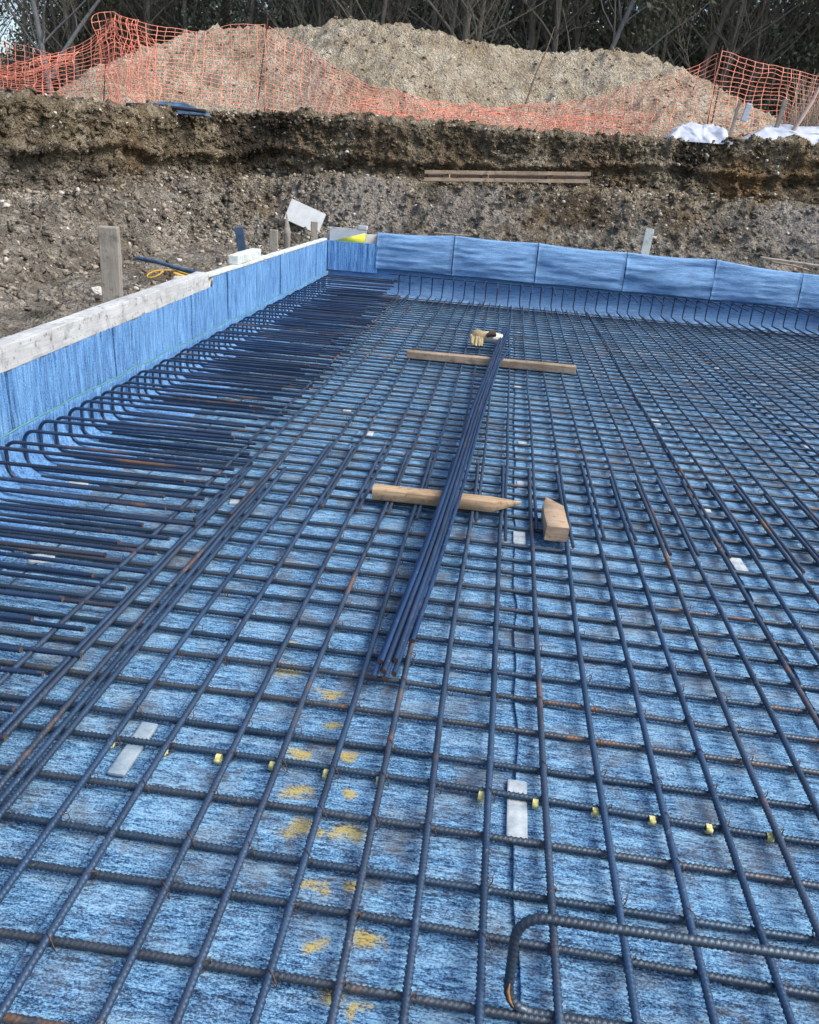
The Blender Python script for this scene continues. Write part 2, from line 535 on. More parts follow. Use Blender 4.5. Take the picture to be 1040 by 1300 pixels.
M['orange'] = mat_simple('orange_plastic', (0.84, 0.25, 0.16), (0.88, 0.37, 0.27), 8, 0.55)
M['rod'] = mat_simple('rod_steel', (0.05, 0.035, 0.03), (0.12, 0.08, 0.06), 20, 0.7)
M['black_plastic'] = mat_simple('black_plastic', (0.014, 0.018, 0.026), (0.035, 0.045, 0.06), 6, 0.4)
M['blue_plastic'] = mat_simple('blue_plastic', (0.03, 0.06, 0.11), (0.09, 0.15, 0.24), 6, 0.45)
M['white_plastic'] = mat_simple('white_plastic', (0.34, 0.38, 0.45), (0.46, 0.50, 0.57), 6, 0.5)
M['board_white'] = mat_simple('white_board', (0.40, 0.43, 0.45), (0.54, 0.57, 0.58), 9, 0.7)
M['cable'] = mat_simple('cable', (0.40, 0.24, 0.03), (0.52, 0.33, 0.06), 10, 0.5)
M['leather'] = mat_simple('leather', (0.20, 0.165, 0.09), (0.36, 0.30, 0.18), 24, 0.85, 0, 0.5, 0.004)
M['leather_dark'] = mat_simple('leather_dark', (0.05, 0.035, 0.03), (0.12, 0.08, 0.06), 24, 0.9)
M['cuff'] = mat_simple('cuff_cloth', (0.42, 0.42, 0.37), (0.56, 0.56, 0.50), 30, 0.9)
M['blinding'] = mat_simple('blinding', (0.20, 0.20, 0.20), (0.32, 0.32, 0.31), 3, 0.9)
M['bark'] = mat_wood('bark', (0.13, 0.12, 0.10), (0.26, 0.245, 0.215), 'z', (0.09, 0.095, 0.07))
M['bark_pale'] = mat_wood('bark_pale', (0.17, 0.18, 0.185), (0.29, 0.30, 0.31), 'z', (0.12, 0.125, 0.125))
M['leaf'] = mat_leaf('leaf_dark', (0.09, 0.12, 0.10), (0.22, 0.26, 0.21))
M['leaf2'] = mat_leaf('leaf_olive', (0.10, 0.12, 0.08), (0.25, 0.26, 0.18))
M['twig'] = mat_leaf('twig', (0.07, 0.062, 0.05), (0.20, 0.18, 0.15))
M['dry'] = mat_leaf('dry_grass', (0.20, 0.16, 0.12), (0.42, 0.36, 0.29))


# ================================================================== SETTING: excavated ground
def smooth_interp(tk, K, t):
    """piecewise-linear interpolation of key rows K (n,...) at t"""
    K = np.asarray(K, float)
    sh = K.shape[1:]
    F = K.reshape(len(K), -1)
    return np.stack([np.interp(t, tk, F[:, i]) for i in range(F.shape[1])], 1).reshape((len(t),) + sh)


# each station: inner edge (behind the formwork), foot of bank, ledge front, ledge back, bank top, open ground, far ground
ST = [
    # left side, from behind the camera forwards
    [(-2.60, -2.6, .30), (-3.9, -3.0, .34), (-4.8, -3.2, 1.0), (-5.3, -3.4, 1.05), (-5.7, -3.6, 2.0), (-12, -6, 2.1), (-300, -200, 2)],
    [(-2.60, 4.0, .30), (-4.05, 4.0, .36), (-4.95, 4.2, 1.0), (-5.45, 4.3, 1.03), (-5.8, 4.4, 2.02), (-12, 4.5, 2.1), (-300, 30, 2)],
    [(-2.62, 8.0, .32), (-4.35, 8.0, .38), (-5.05, 8.4, 1.02), (-5.95, 8.8, 1.08), (-5.80, 8.9, 2.05), (-12, 14, 2.2), (-300, 160, 2)],
    [(-2.64, 11.3, .36), (-4.7, 12.0, .45), (-5.15, 12.8, 1.08), (-6.0, 13.5, 1.18), (-5.82, 13.8, 2.28), (-12, 24, 2.4), (-200, 300, 2)],
    [(-2.64, 11.72, .36), (-4.2, 12.8, .45), (-4.55, 14.2, 1.25), (-4.95, 15.75, 1.42), (-5.0, 15.65, 2.45), (-8, 26, 2.6), (-100, 400, 2)],
    [(-2.0, 11.74, .38), (-2.6, 12.8, .5), (-2.65, 14.3, 1.38), (-2.75, 15.50, 1.48), (-2.8, 15.68, 2.46), (-3, 28, 2.7), (-30, 400, 2)],
    [(1.0, 11.74, .40), (1.0, 12.8, .52), (1.1, 14.2, 1.52), (1.2, 15.50, 1.60), (1.25, 15.68, 2.44), (1.5, 28, 2.7), (10, 400, 2)],
    [(4.0, 11.74, .40), (4.1, 12.8, .52), (4.2, 14.2, 1.52), (4.3, 15.50, 1.62), (4.4, 15.68, 2.58), (5, 28, 2.7), (60, 400, 2)],
    [(7.3, 11.74, .40), (8.4, 12.8, .52), (9.3, 14.2, 1.6), (9.8, 14.9, 1.65), (10.3, 15.8, 2.75), (15, 26, 2.8), (250, 380, 2)],
    [(7.45, 4.0, .35), (9.0, 4.0, .5), (10.0, 4.0, 1.3), (10.6, 4.0, 1.4), (11.2, 4.0, 2.5), (18, 4, 2.6), (300, 20, 2)],
    [(7.45, -2.8, .30), (9.0, -3.4, .4), (10.0, -3.8, 1.2), (10.6, -4.0, 1.3), (11.2, -4.4, 2.4), (16, -10, 2.5), (300, -300, 2)],
    [(2.5, -2.8, .30), (2.5, -3.6, .4), (2.5, -4.3, 1.0), (2.5, -4.6, 1.1), (2.5, -5.2, 2.0), (2.5, -12, 2.2), (0, -300, 2)],
    [(-2.60, -2.6, .30), (-3.9, -3.0, .34), (-4.8, -3.2, 1.0), (-5.3, -3.4, 1.05), (-5.7, -3.6, 2.0), (-12, -6, 2.1), (-300, -200, 2)],
]
ST = np.array(ST, float)
ncol = [40, 80, 110, 34, 90, 130, 130, 100, 40, 20, 20, 20]
tk = np.arange(len(ST))
us = np.concatenate([np.linspace(i, i + 1, n, endpoint=False) for i, n in enumerate(ncol)] + [[len(ST) - 1]])
# soften the plan corners of the sweep
dense = smooth_interp(tk, ST, us)
ker = np.hanning(21); ker /= ker.sum()
sm = dense.copy()
for k in range(1, 6):
    for c in range(3):
        a = np.concatenate([dense[-41:-1, k, c], dense[:, k, c], dense[1:41, k, c]])
        sm[:, k, c] = np.convolve(a, ker, 'same')[40:-40]
sm[:, 5:] = dense[:, 5:]
wu = np.stack([us * 3.1, np.zeros(len(us)), np.zeros(len(us))], 1)
sm[:, 2, 2] += .10 * fbm(wu, 3, 401)
sm[:, 3, 2] += .09 * fbm(wu + 7, 3, 405)
sm[:, 4, 2] += .05 * fbm(wu * 1.7 + 13, 3, 409)
# profile rows
nrow = [26, 40, 14, 40, 90, 10]
tv = np.concatenate([np.linspace(i, i + 1, n, endpoint=False) for i, n in enumerate(nrow)] + [[6]])
# steep banks bulge a little: use linear rows
G = np.stack([np.stack([np.interp(tv, np.arange(7), sm[i, :, c]) for c in range(3)], 1) for i in range(len(us))])
flat = G.reshape(-1, 3)
du = np.gradient(G, axis=0); dv = np.gradient(G, axis=1)
Nn = np.cross(du, dv)
Nn /= np.linalg.norm(Nn, axis=2)[..., None] + 1e-9
_in = np.array([1.0, 5.0, 30.0]) - G
_in[..., 2] = np.abs(_in[..., 2])
Nn *= np.sign((Nn * _in / np.linalg.norm(_in, axis=2)[..., None]).sum(2) + 1e-6)[..., None]
amp_v = np.interp(tv, [0, .3, 1, 1.3, 2, 3, 3.3, 4, 4.4, 5, 6], [.0, .35, .6, 1.1, 1.0, .9, 1.1, .9, .55, .5, 0])
big = fbm(flat * 0.9, 3, 3)
med = fbm(flat * 3.2, 3, 11, ridged=True)
fin = fbm(flat * 11, 3, 23)
clod = np.maximum(0, vnoise(flat * 6.5, 51)) ** 1.5
scr = fbm(flat * np.array([5.5, 5.5, .9]), 3, 83, ridged=True)
steep = (1 - np.abs(Nn[..., 2]).ravel()) ** .7
disp = (0.09 * big + 0.05 * med + 0.042 * fin + 0.09 * clod + 0.02 * scr * steep).reshape(len(us), len(tv)) * amp_v[None, :]
lay = tv[None, :] - 3.5 + .16 * fbm(np.stack([us * 2.3, np.full(len(us), 4.0), np.zeros(len(us))], 1), 3, 421)[:, None]
disp = disp + .09 * np.exp(-(lay / .07) ** 2) - .05 * np.exp(-((lay + .15) / .07) ** 2)
# the seam between first and last station must close
w = np.ones(len(us)); w[:6] = np.linspace(0, 1, 6); w[-6:] = np.linspace(1, 0, 6)
G2 = G + Nn * (disp * w[:, None])[..., None]
mb = MB()
mb.grid(G2)
ground = link('ground', mb.mesh('ground', smooth=True), M['soil'], kind='structure')
BANK_G, BANK_US, BANK_TV = G2, us, tv

# blinding slab under the membrane
mb = MB()
mb.box((-2.75, -2.9, -0.20), (7.55, 11.85, -0.012))
slab = link('slab_base', mb.mesh('slab_base'), M['blinding'], kind='structure')

# membrane sheets laid side by side on the slab
seams = [-2.36, -1.80, -0.78, 0.245, 1.255, 2.27, 3.28, 4.30, 5.31, 6.32, 7.3]
for i in range(len(seams) - 1):
    x0, x1 = seams[i] - 0.05, seams[i + 1] + 0.045
    nx, ny = 16, 330
    xs = np.concatenate([[x0, x0 + .004], np.linspace(x0 + .02, x1, nx - 2)]); ys = np.linspace(-2.6, 11.5, ny)
    X, Y = np.meshgrid(xs, ys, indexing='ij')
    q = np.stack([X.ravel(), Y.ravel(), np.full(X.size, i * 3.7)], 1)
    tt = (X - x0) / (x1 - x0)
    Z = 0.0005 + 0.009 * (1 - tt) + 0.004 * (fbm(q * 2.3, 3, 77).reshape(X.shape)) * np.minimum(1, 6 * np.minimum(tt, 1 - tt) + .15)
    Z[:2] += 0.003 + 0.003 * vnoise(q[:ny] * 7, 5)
    X = X.copy()
    X[:2] += 0.008 * vnoise(np.stack([np.zeros(ny), ys * 5, np.full(ny, i)], 1), 9)
    P = np.stack([X, Y, np.maximum(Z, -0.004)], 2)
    P2 = P[0].copy(); P2[:, 2] -= 0.008
    P = np.concatenate([P2[None], P], 0)
    mb = MB(); mb.grid(P)
    link('membrane_sheet', mb.mesh('membrane_sheet', smooth=True), M['floor_mem'], parent=slab)


def xw(y):
    return -2.36 - 0.0185 * (y - 3.3)


# ================================================================== LEFT FORMWORK
lf = empty('formwork_wall', (-2.45, 5.0, 0), 'long left formwork wall lined with blue membrane under a grey timber beam', 'formwork')


def left_top(y):
    return 0.555 + 0.020 * (y - 3.5) if y < 6.6 else 0.69


mb = MB()
ys = np.linspace(-2.0, 11.56, 60)
for a, b in ((0, 60),):
    P = []
    for y in ys:
        zt = left_top(y) - 0.004
        P.append([(xw(y) - .018, y, -.01), (xw(y) - .018, y, zt), (xw(y) - .075, y, zt), (xw(y) - .075, y, -.01)])
    P = np.array(P)
    mb.grid(P)
    mb.add(P[-1], [(0, 1, 2, 3)])
    mb.add(P[0], [(3, 2, 1, 0)])
link('plywood_panel', mb.mesh('plywood_panel'), M['ply'], parent=lf)

# upper membrane sheets on the wall
yb = [-2.0, -0.9, 0.2, 1.35, 2.4, 3.55, 4.72, 6.08, 6.98, 7.9, 8.83, 9.8, 10.7, 11.47]
for i in range(len(yb) - 1):
    y0, y1 = yb[i], yb[i + 1] - 0.009
    ny, nz = 70, 26
    Y, T = np.meshgrid(np.linspace(y0, y1, ny), np.linspace(0, 1, nz), indexing='ij')
    ztop = np.array([left_top(min(y, yb[i + 1] - .01)) for y in Y[:, 0]])
    ztop += 0.004 * vnoise(np.stack([Y[:, 0] * 14, np.full(ny, i), np.zeros(ny)], 1), 4)
    Z = 0.20 + (ztop[:, None] + (0.0 if y0 < 6.0 else 0.0) - 0.20) * T
    q = np.stack([Y.ravel() * 9, Z.ravel() * 1.5, np.full(Y.size, i * 5.1)], 1)
    fold = 0.016 * fbm(q, 3, 31).reshape(Y.shape)
    X = xw(Y) + 0.004 + np.abs(fold) + 0.006 * np.exp(-((Y - y0) / 0.02) ** 2)
    P = np.stack([X, Y, Z], 2)
    mb = MB(); mb.grid(P)
    # turned edge where the next sheet laps under
    E = P[0].copy(); E[:, 0] -= 0.024
    mb.grid(np.stack([E, P[0]], 0))
    E = P[-1].copy(); E[:, 0] -= 0.024
    mb.grid(np.stack([P[-1], E], 0))
    link('membrane_sheet', mb.mesh('membrane_sheet', smooth=True), M['left_mem'], parent=lf)

# lower membrane strip with the fillet into the floor
ny = 420
ysl = np.linspace(-2.0, 11.45, ny)
prof = [(0.020, 0.268), (0.026, 0.262), (0.022, 0.24), (0.020, 0.18), (0.022, 0.14), (0.034, 0.095), (0.058, 0.055), (0.095, 0.030), (0.15, 0.022), (0.25, 0.018), (0.36, 0.014), (0.44, 0.012), (0.441, 0.004)]
P = np.zeros((ny, len(prof), 3))
for j, (dx, z) in enumerate(prof):
    q = np.stack([ysl * 6, np.full(ny, z * 3), np.zeros(ny)], 1)
    wob = 0.006 * fbm(q, 3, 61)
    P[:, j, 0] = xw(ysl) + dx + np.abs(wob) * (1 if z > .02 else .3)
    P[:, j, 1] = ysl
    P[:, j, 2] = z + (0.012 * vnoise(np.stack([ysl * 3, np.zeros(ny), np.zeros(ny)], 1), 8) + .006 * vnoise(np.stack([ysl * 14, np.zeros(ny), np.zeros(ny)], 1), 18) if z > .25 else 0)
mb = MB(); mb.grid(P)
link('membrane_skirt', mb.mesh('membrane_skirt', smooth=True), M['left_mem'], parent=lf)
# thin green edging strip along the top of the skirt
mb = MB()
pp = P[:, 0].copy(); pp[:, 0] += .003; pp[:, 2] += .002
mb.tube(pp[::3], 0.0045, 5)
M['teal'] = mat_simple('teal_edge', (0.06, 0.20, 0.19), (0.12, 0.30, 0.28), 12, 0.6)
link('edging_strip', mb.mesh('edging_strip', smooth=True), M['teal'], parent=lf)

# heavy timber beam on top of the wall
mb_me = bevel_box(0.105, 8.5, 0.125, 0.006, 0.0035, 3, seg=40)
beam = link('timber_beam', mb_me, M['wood_grey'], loc=(xw(2.25) - 0.045, 2.25, 0.530), parent=lf, rot=(math.radians(1.05), 0, math.radians(1.06)))
beam['label'] = 'weathered grey timber beam on the wall'
# whitewashed capping beyond the beam
for k, (y0, y1) in enumerate(((6.55, 9.05), (9.07, 11.52))):
    me = bevel_box(0.075, y1 - y0, 0.024, 0.004, 0.002, 9 + k, seg=20)
    yc = (y0 + y1) / 2
    link('capping_board', me, M['whitewash'], loc=(xw(yc) - 0.043, yc, 0.687), parent=lf, rot=(0, 0, math.radians(1.06)))

# ================================================================== FAR FORMWORK
ff = empty('formwork_wall', (2.4, 11.55, 0), 'far formwork wall draped with blue membrane in wide folded sheets', 'formwork')


def far_top(x):
    return float(np.interp(x, [-2.6, -1.8, -.7, .43, 1.6, 2.8, 3.3, 3.9, 4.6, 7.4], [.80, .84, .885, .875, .85, .855, .82, .77, .78, .78]))


mb = MB()
xs = np.linspace(-2.58, 7.3, 50)
P = np.array([[(x, 11.53, -.01), (x, 11.53, far_top(x) - .03), (x, 11.60, far_top(x) - .03), (x, 11.60, -.01)] for x in xs])
mb.grid(P)
mb.add(P[0], [(0, 1, 2, 3)]); mb.add(P[-1], [(3, 2, 1, 0)])
link('plywood_panel', mb.mesh('plywood_panel'), M['ply'], parent=ff)
xb = [-1.80, -.72, .43, 1.63, 2.81, 3.95, 5.1, 6.2, 7.3]
for i in range(len(xb) - 1):
    x0, x1 = xb[i], xb[i + 1] - .014
    nx = 90
    xs = np.linspace(x0, x1, nx)
    # outline of the cloth: back flap, over the top, down the face
    rows = []
    tlist = np.concatenate([np.linspace(-0.12, 0, 6), np.linspace(0.02, 1, 30)])
    P = np.zeros((nx, len(tlist), 3))
    for j, t in enumerate(tlist):
        zt = np.array([far_top(x) for x in xs])
        cell = np.sin(np.pi * (xs - x0) / (x1 - x0))
        sag = 0.018 * cell
        if t <= 0:
            z = zt - sag + 0.0 + 0.02 * t
            y = 11.475 - t * 0.9
        else:
            zb = np.interp(xs, [-2, 4, 7], [.372, .335, .335]) + 0.010 * cell
            z = zt - sag - (zt - sag - zb) * t
            y = 11.475 - 0.075 * math.sin(math.pi * min(1, t * .85 + .1)) * (0.3 + 0.7 * cell) - 0.012
            y = y - 0.055 * t
        q = np.stack([xs * 1.7, np.full(nx, t * 2.6) + xs * .5, np.full(nx, i * 2.3)], 1)
        q2 = np.stack([xs * 2.2, z * 24, np.full(nx, i * 2.3)], 1)
        y = y + (0.026 * fbm(q, 3, 41) + 0.009 * fbm(q2, 2, 43)) * min(1, max(0, t) * 4 + .25)
        edge = np.exp(-((xs - x0) / .02) ** 2) + np.exp(-((xs - x1) / .02) ** 2)
        P[:, j] = np.stack([xs, np.minimum(y, 11.525) - .008 * edge if t > 0 else y, z], 1)
    mb = MB(); mb.grid(P)
    E = P[0].copy(); E[:, 1] += .05
    mb.grid(np.stack([E, P[0]], 0))
    E = P[-1].copy(); E[:, 1] += .05
    mb.grid(np.stack([P[-1], E], 0))
    E = P[:, -1].copy(); E[:, 1] += .045; E[:, 2] += .01
    mb.grid(np.stack([P[:, -1], E], 1))
    link('membrane_drape', mb.mesh('membrane_drape', smooth=True), M['far_mem'], parent=ff)
# lower membrane, in the shade behind the bent bars
for i in range(9):
    x0, x1 = -2.46 + i * 1.08, -2.46 + (i + 1) * 1.08 + .03
    nx, nz = 60, 16
    prof = [(11.525, .46), (11.525, .36), (11.52, .26), (11.515, .18), (11.50, .12), (11.46, .07), (11.40, .035), (11.3, .024), (11.15, .018), (11.05, .014)]
    xs = np.linspace(x0, x1, nx)
    P = np.zeros((nx, len(prof), 3))
    for j, (y, z) in enumerate(prof):
        wob = 0.010 * fbm(np.stack([xs * 5, np.full(nx, z * 4), np.full(nx, i)], 1), 3, 71)
        P[:, j] = np.stack([xs, y - np.abs(wob), np.full(nx, z) + 0.002 * (i % 2)], 1)
    mb = MB(); mb.grid(P)
    link('membrane_skirt', mb.mesh('membrane_skirt', smooth=True), M['far_mem'], parent=ff)
# corner panel of vertical membrane
nx, nz = 60, 14
X, Z = np.meshgrid(np.linspace(-2.49, -1.78, nx), np.linspace(.30, .69, nz), indexing='ij')
q = np.stack([X.ravel() * 12, Z.ravel() * 1.5, np.zeros(X.size)], 1)
Y = 11.425 - 0.012 * np.abs(fbm(q, 3, 91)).reshape(X.shape) + .01
mb = MB(); Pc = np.stack([X, Y, Z], 2); mb.grid(Pc)
E = Pc[-1].copy(); E[:, 1] += .05
mb.grid(np.stack([Pc[-1], E], 0))
E = Pc[:, -1].copy(); E[:, 1] += .05
mb.grid(np.stack([Pc[:, -1], E], 1))
link('corner_membrane', mb.mesh('corner_membrane', smooth=True), M['left_mem'], parent=ff)
link('corner_board', bevel_box(0.52, 0.022, 0.17, .003), M['board_white'], loc=(-2.22, 11.47, .675), parent=ff)
mb = MB()
tri = np.array([(-2.44, 11.452, .685), (-1.975, 11.452, .675), (-1.975, 11.452, .82)])
tri2 = tri + np.array([0, .006, 0])
mb.add(np.concatenate([tri, tri2]), [(0, 1, 2), (5, 4, 3), (0, 3, 4, 1), (1, 4, 5, 2), (2, 5, 3, 0)])
o = link('yellow_sheet', mb.mesh('yellow_sheet'), M['yellow'], parent=ff)
o['label'] = 'yellow triangle on the corner board'
link('capping_board', bevel_box(0.52, 0.06, 0.018, .003), M['wood_grey'], loc=(-2.26, 11.50, .846), parent=ff)
link('capping_block', bevel_box(0.12, 0.09, 0.05, .004), M['board_white'], loc=(-2.02, 11.51, .864), parent=ff)

# ================================================================== REBAR MAT
mat_root = empty('rebar_mat', (2.4, 4.4, 0.0), 'grid of tied dark steel reinforcing bars laid over the blue membrane', 'rebar mat')
RB = 0.0088
ZT, ZV = 0.024, 0.0445


def straight_bar(L, ribbed, wob, seed, step=0.0034):
    n = int(L / step) if ribbed else max(12, int(L / 0.25))
    t = np.linspace(0, L, n)
    q = np.stack([t * 0.55, np.full(n, seed * 7.7), np.zeros(n)], 1)
    P = np.stack([t, wob * vnoise(q, seed) + 0.3 * wob * vnoise(q * 3, seed + 50), 0.25 * wob * vnoise(q + 9, seed + 5)], 1)
    P[:, 1] -= np.interp(t, [0, L], [P[0, 1], P[-1, 1]])
    mb = MB()
    mb.tube(P, RB, 8 if ribbed else 7, rib=0.0020 if ribbed else None)
    return mb.mesh('rebar', smooth=True)


near_V = [straight_bar(5.9, True, 0.012, k) for k in range(3)]
far_V = [straight_bar(8.0, False, 0.014, 10 + k) for k in range(4)]
near_T = [straight_bar(9.4, True, 0.012, 20 + k) for k in range(3)]
far_T = [straight_bar(9.4, False, 0.012, 30 + k) for k in range(4)]
for me in near_V + far_V: me.materials.append(M['steel'])
for me in near_T + far_T: me.materials.append(M['steel_t'])

HALF = math.pi / 2


def rusty_ends(me):
    me.materials.append(M['rust_dark'])
    for p_ in list(me.polygons)[-2:]:
        p_.material_index = 1


for me in near_V + far_V + near_T + far_T: rusty_ends(me)
vx = [-0.785, -0.935, -0.605, -0.455, -0.309, -0.17, -0.025, .122, .272, .436, .593, .745, .885, 1.02]
vx += [1.02 + .15 * k + random.uniform(-.008, .008) for k in range(1, 41)]
for k, x in enumerate(sorted(vx)):
    L = 4.45 + random.uniform(-.07, .10) if x < .5 or x > .7 else 4.62
    y0 = L - 5.9
    link('longitudinal_bar', near_V[k % 3], None, loc=(x, y0, ZV), parent=mat_root, rot=(random.uniform(0, 6.28) * 0 + 0.0, 0, HALF + random.uniform(-.0006, .0006)))
    ys_ = 3.45 + random.uniform(-.08, .12)
    o = link('longitudinal_bar', far_V[k % 4], None, loc=(x + .0235 * (1 if x > -.3 else 1), ys_, ZV), parent=mat_root, rot=(0, 0, HALF + random.uniform(-.0015, .0015)), scale=((11.30 - ys_) / 8.0, 1, 1))
# bars of the left edge zone: lapped pairs and triples
for x, a, b in ((-1.080, -1.4, 4.0), (-1.103, -1.4, 3.7), (-1.128, -1.4, 4.25), (-1.236, -1.4, 3.75), (-1.262, -1.4, 3.95), (-1.395, -1.4, 4.35)):
    link('longitudinal_bar', near_V[random.randrange(3)], None, loc=(x, b - 5.9, ZV), parent=mat_root, rot=(0, 0, HALF + random.uniform(-.0008, .0008)))
for x, a in ((-1.152, 3.3), (-1.287, 3.2), (-1.40, 4.37)):
    link('longitudinal_bar', far_V[random.randrange(4)], None, loc=(x, a, ZV), parent=mat_root, rot=(0, 0, HALF), scale=((11.25 - a) / 8.0, 1, 1))
for x in (-1.74, -2.05):
    link('longitudinal_bar', far_V[random.randrange(4)], None, loc=(x, -1.4, .0045), parent=mat_root, rot=(0, 0, HALF + .004), scale=(12.6 / 8.0, 1, 1))

ty = [3.548, 3.353, 3.216, 3.06, 2.905, 2.763, 2.606, 2.457, 2.317, 2.157, 1.995, 1.845, 1.705, 1.549, 1.401, 1.25, 1.085, .93, .775, .62, .46, .31, .15, 0.0, -.15, -.3, -.46, -.61, -.76, -.92, -1.07]
y = 3.548
while y < 11.2:
    y += 0.153 + random.uniform(-.012, .012)
    ty.append(y)
for k, y in enumerate(ty):
    rz = random.uniform(-.0012, .0012)
    me = near_T[k % 3] if y < 4.2 else far_T[k % 4]
    link('cross_bar', me, None, loc=(-2.24 + random.uniform(-.02, .02), y - rz * 2.3, ZT), parent=mat_root, rot=(0, 0, rz))

# tie wires at the crossings of the nearer half, joined
mb = MB()
for x in sorted(vx):
    if x > 3.2: continue
    for y in ty:
        if y > 5.5 or random.random() > .7: continue
        s = random.choice((-1, 1))
        a = np.linspace(0, 2 * np.pi, 9)
        ring = np.stack([x + .013 * np.cos(a) + s * .004 * np.sin(a), y + s * .012 * np.cos(a), .0345 + .0215 * np.sin(a)], 1)
        mb.tube(ring, .0015, 4, cap=False)
        e = np.array([(x + .01, y + s * .01, .049), (x + .016, y + s * .020, .051 + random.uniform(0, .004))])
        mb.tube(e, .0009, 3, cap=False)
o = link('tie_wire', mb.mesh('tie_wire'), M['rod'], parent=mat_root, kind='stuff')
# yellow clips along one cross bar
clipm = MB()
a = np.linspace(0, 2 * np.pi, 11)
clipm.grid(np.stack([np.stack([np.full(11, xx), .0125 * np.cos(a), .0125 * np.sin(a)], 1) for xx in (-.0075, .0075)], 0))
clipm.box((-.008, -.017, -.004), (.008, -.011, .010))
clipme = clipm.mesh('clip'); clipme.materials.append(M['clip'])
for x in (-.958, -.80, -.642, -.487, -.333, -.185, .098, .245, .405, .556, .705, .862):
    link('clip', clipme, None, loc=(x, 1.705, ZT), parent=mat_root, rot=(random.uniform(-.4, .4), 0, random.uniform(-.1, .1)))

# ================================================================== EDGE U-BARS
def arc(c, r, a0, a1, ax, n=9):
    t = np.linspace(a0, a1, n)
    return [(c[0] + r * math.cos(q), 0, c[1] + r * math.sin(q)) for q in t]


def ubar_path(top, leg_top, leg_bot, R=0.055, step=None):
    """U bar in local XZ plane: closed end at x=0, legs toward +x; bottom leg at z=0, top leg at z=top"""
    p = [(leg_bot, 0, 0)] + arc((R, R), R, -HALF, -math.pi, 0) + arc((R, top - R), R, math.pi, HALF, 0) + [(leg_top, 0, top)]
    P = np.array(p)
    if step:
        L = np.concatenate([[0], np.cumsum(np.linalg.norm(np.diff(P, axis=0), axis=1))])
        t = np.linspace(0, L[-1], int(L[-1] / step))
        P = np.stack([np.interp(t, L, P[:, c]) for c in range(3)], 1)
    return P


ub_near, ub_far = [], []
for k in range(3):
    top = .205 + .008 * (k - 1)
    mb = MB(); mb.tube(ubar_path(top, 1.02 + .03 * (k - 1), 1.0 + .06 * (k % 2), .06, .0036), RB * 1.02, 8, rib=.0014)
    me = mb.mesh('u_bar', smooth=True); me.materials.append(M['steel_u']); rusty_ends(me); ub_near.append(me)
    mb = MB(); mb.tube(ubar_path(top, 1.02 + .03 * (k - 1), 1.0 + .06 * (k % 2), .06), RB * 1.02, 7)
    me = mb.mesh('u_bar', smooth=True); me.materials.append(M['steel_u']); rusty_ends(me); ub_far.append(me)
me_rusty = ub_near[1].copy()
me_rusty.materials.clear(); me_rusty.materials.append(M['rust_pale']); me_rusty.materials.append(M['rust_dark'])
done_rusty = False
y = 0.6
k = 0
while y < 11.25:
    me = (ub_near if y < 4.6 else ub_far)[k % 3]
    if y > 2.36 and not done_rusty:
        done_rusty = True
        link('u_bar', me_rusty, None, loc=(xw(y) + .03, y, .046), rot=(0, 0, .01), label='rust-brown U bar standing out among the dark ones at the left wall', cat='rebar')
        y += .15
        continue
    link('u_bar', me, None, loc=(xw(y) + .046 + random.uniform(-.004, .008), y, .044 + random.uniform(0, .006)),
         rot=(random.uniform(-.02, .02), random.uniform(-.012, .012) - .006, random.uniform(-.018, .012)), label='dark U-shaped steel bar standing along the left blue wall', cat='rebar', group='U bars along the left wall')
    y += (0.148 if y < 4 else .132) + random.uniform(-.02, .02)
    k += 1
# far wall
uf = []
for k in range(3):
    mb = MB(); mb.tube(ubar_path(.262 + .006 * k, .80 + .06 * k, .95, .05), RB, 7)
    me = mb.mesh('u_bar', smooth=True); me.materials.append(M['steel_u']); rusty_ends(me); uf.append(me)
x = -1.45
k = 0
while x < 7.1:
    link('u_bar', uf[k % 3], None, loc=(x, 11.375 + random.uniform(-.012, .012), .066), rot=(random.uniform(-.04, .04), random.uniform(-.02, .02), -HALF + random.uniform(-.03, .03)),
         label='dark U-shaped steel bar with its free end pointing out from the far wall', cat='rebar', group='U bars along the far wall')
    x += .15 + random.uniform(-.012, .012)
    k += 1
# long bars tied inside the bends
mb = MB(); mb.tube(np.array([(-1.6, 11.352, .315), (2.5, 11.35, .317), (7.1, 11.352, .315)]), RB, 7)
link('edge_bar', mb.mesh('edge_bar', smooth=True), M['steel_u'], label='long straight bar tied under the tops of the U bars at the far wall', cat='rebar')

# single large bent bar standing on the mat
mb = MB(); mb.tube(ubar_path(.215, 1.3, 1.3, .055, .0036), RB * 1.12, 12, rib=.0015)
me = mb.mesh('u_bar', smooth=True)
hook = link('u_bar', me, M['steel_t'], loc=(.170, 1.108, .026), rot=(-.22, 0, .012), label='single bent U bar standing loose on the open grid, rust streak on its bend', cat='rebar')
mb = MB()
mb.tube(np.array([(.0005, -.0095, .070), (-.0015, -.0105, .050), (.004, -.0105, .030), (.013, -.0105, .017)]), [.001, .0035, .0035, .001], 6)
link('rust_streak', mb.mesh('rust_streak', smooth=True), M['rust'], loc=(.170, 1.108, .026), parent=hook)
bpy.data.objects[-1] if False else None

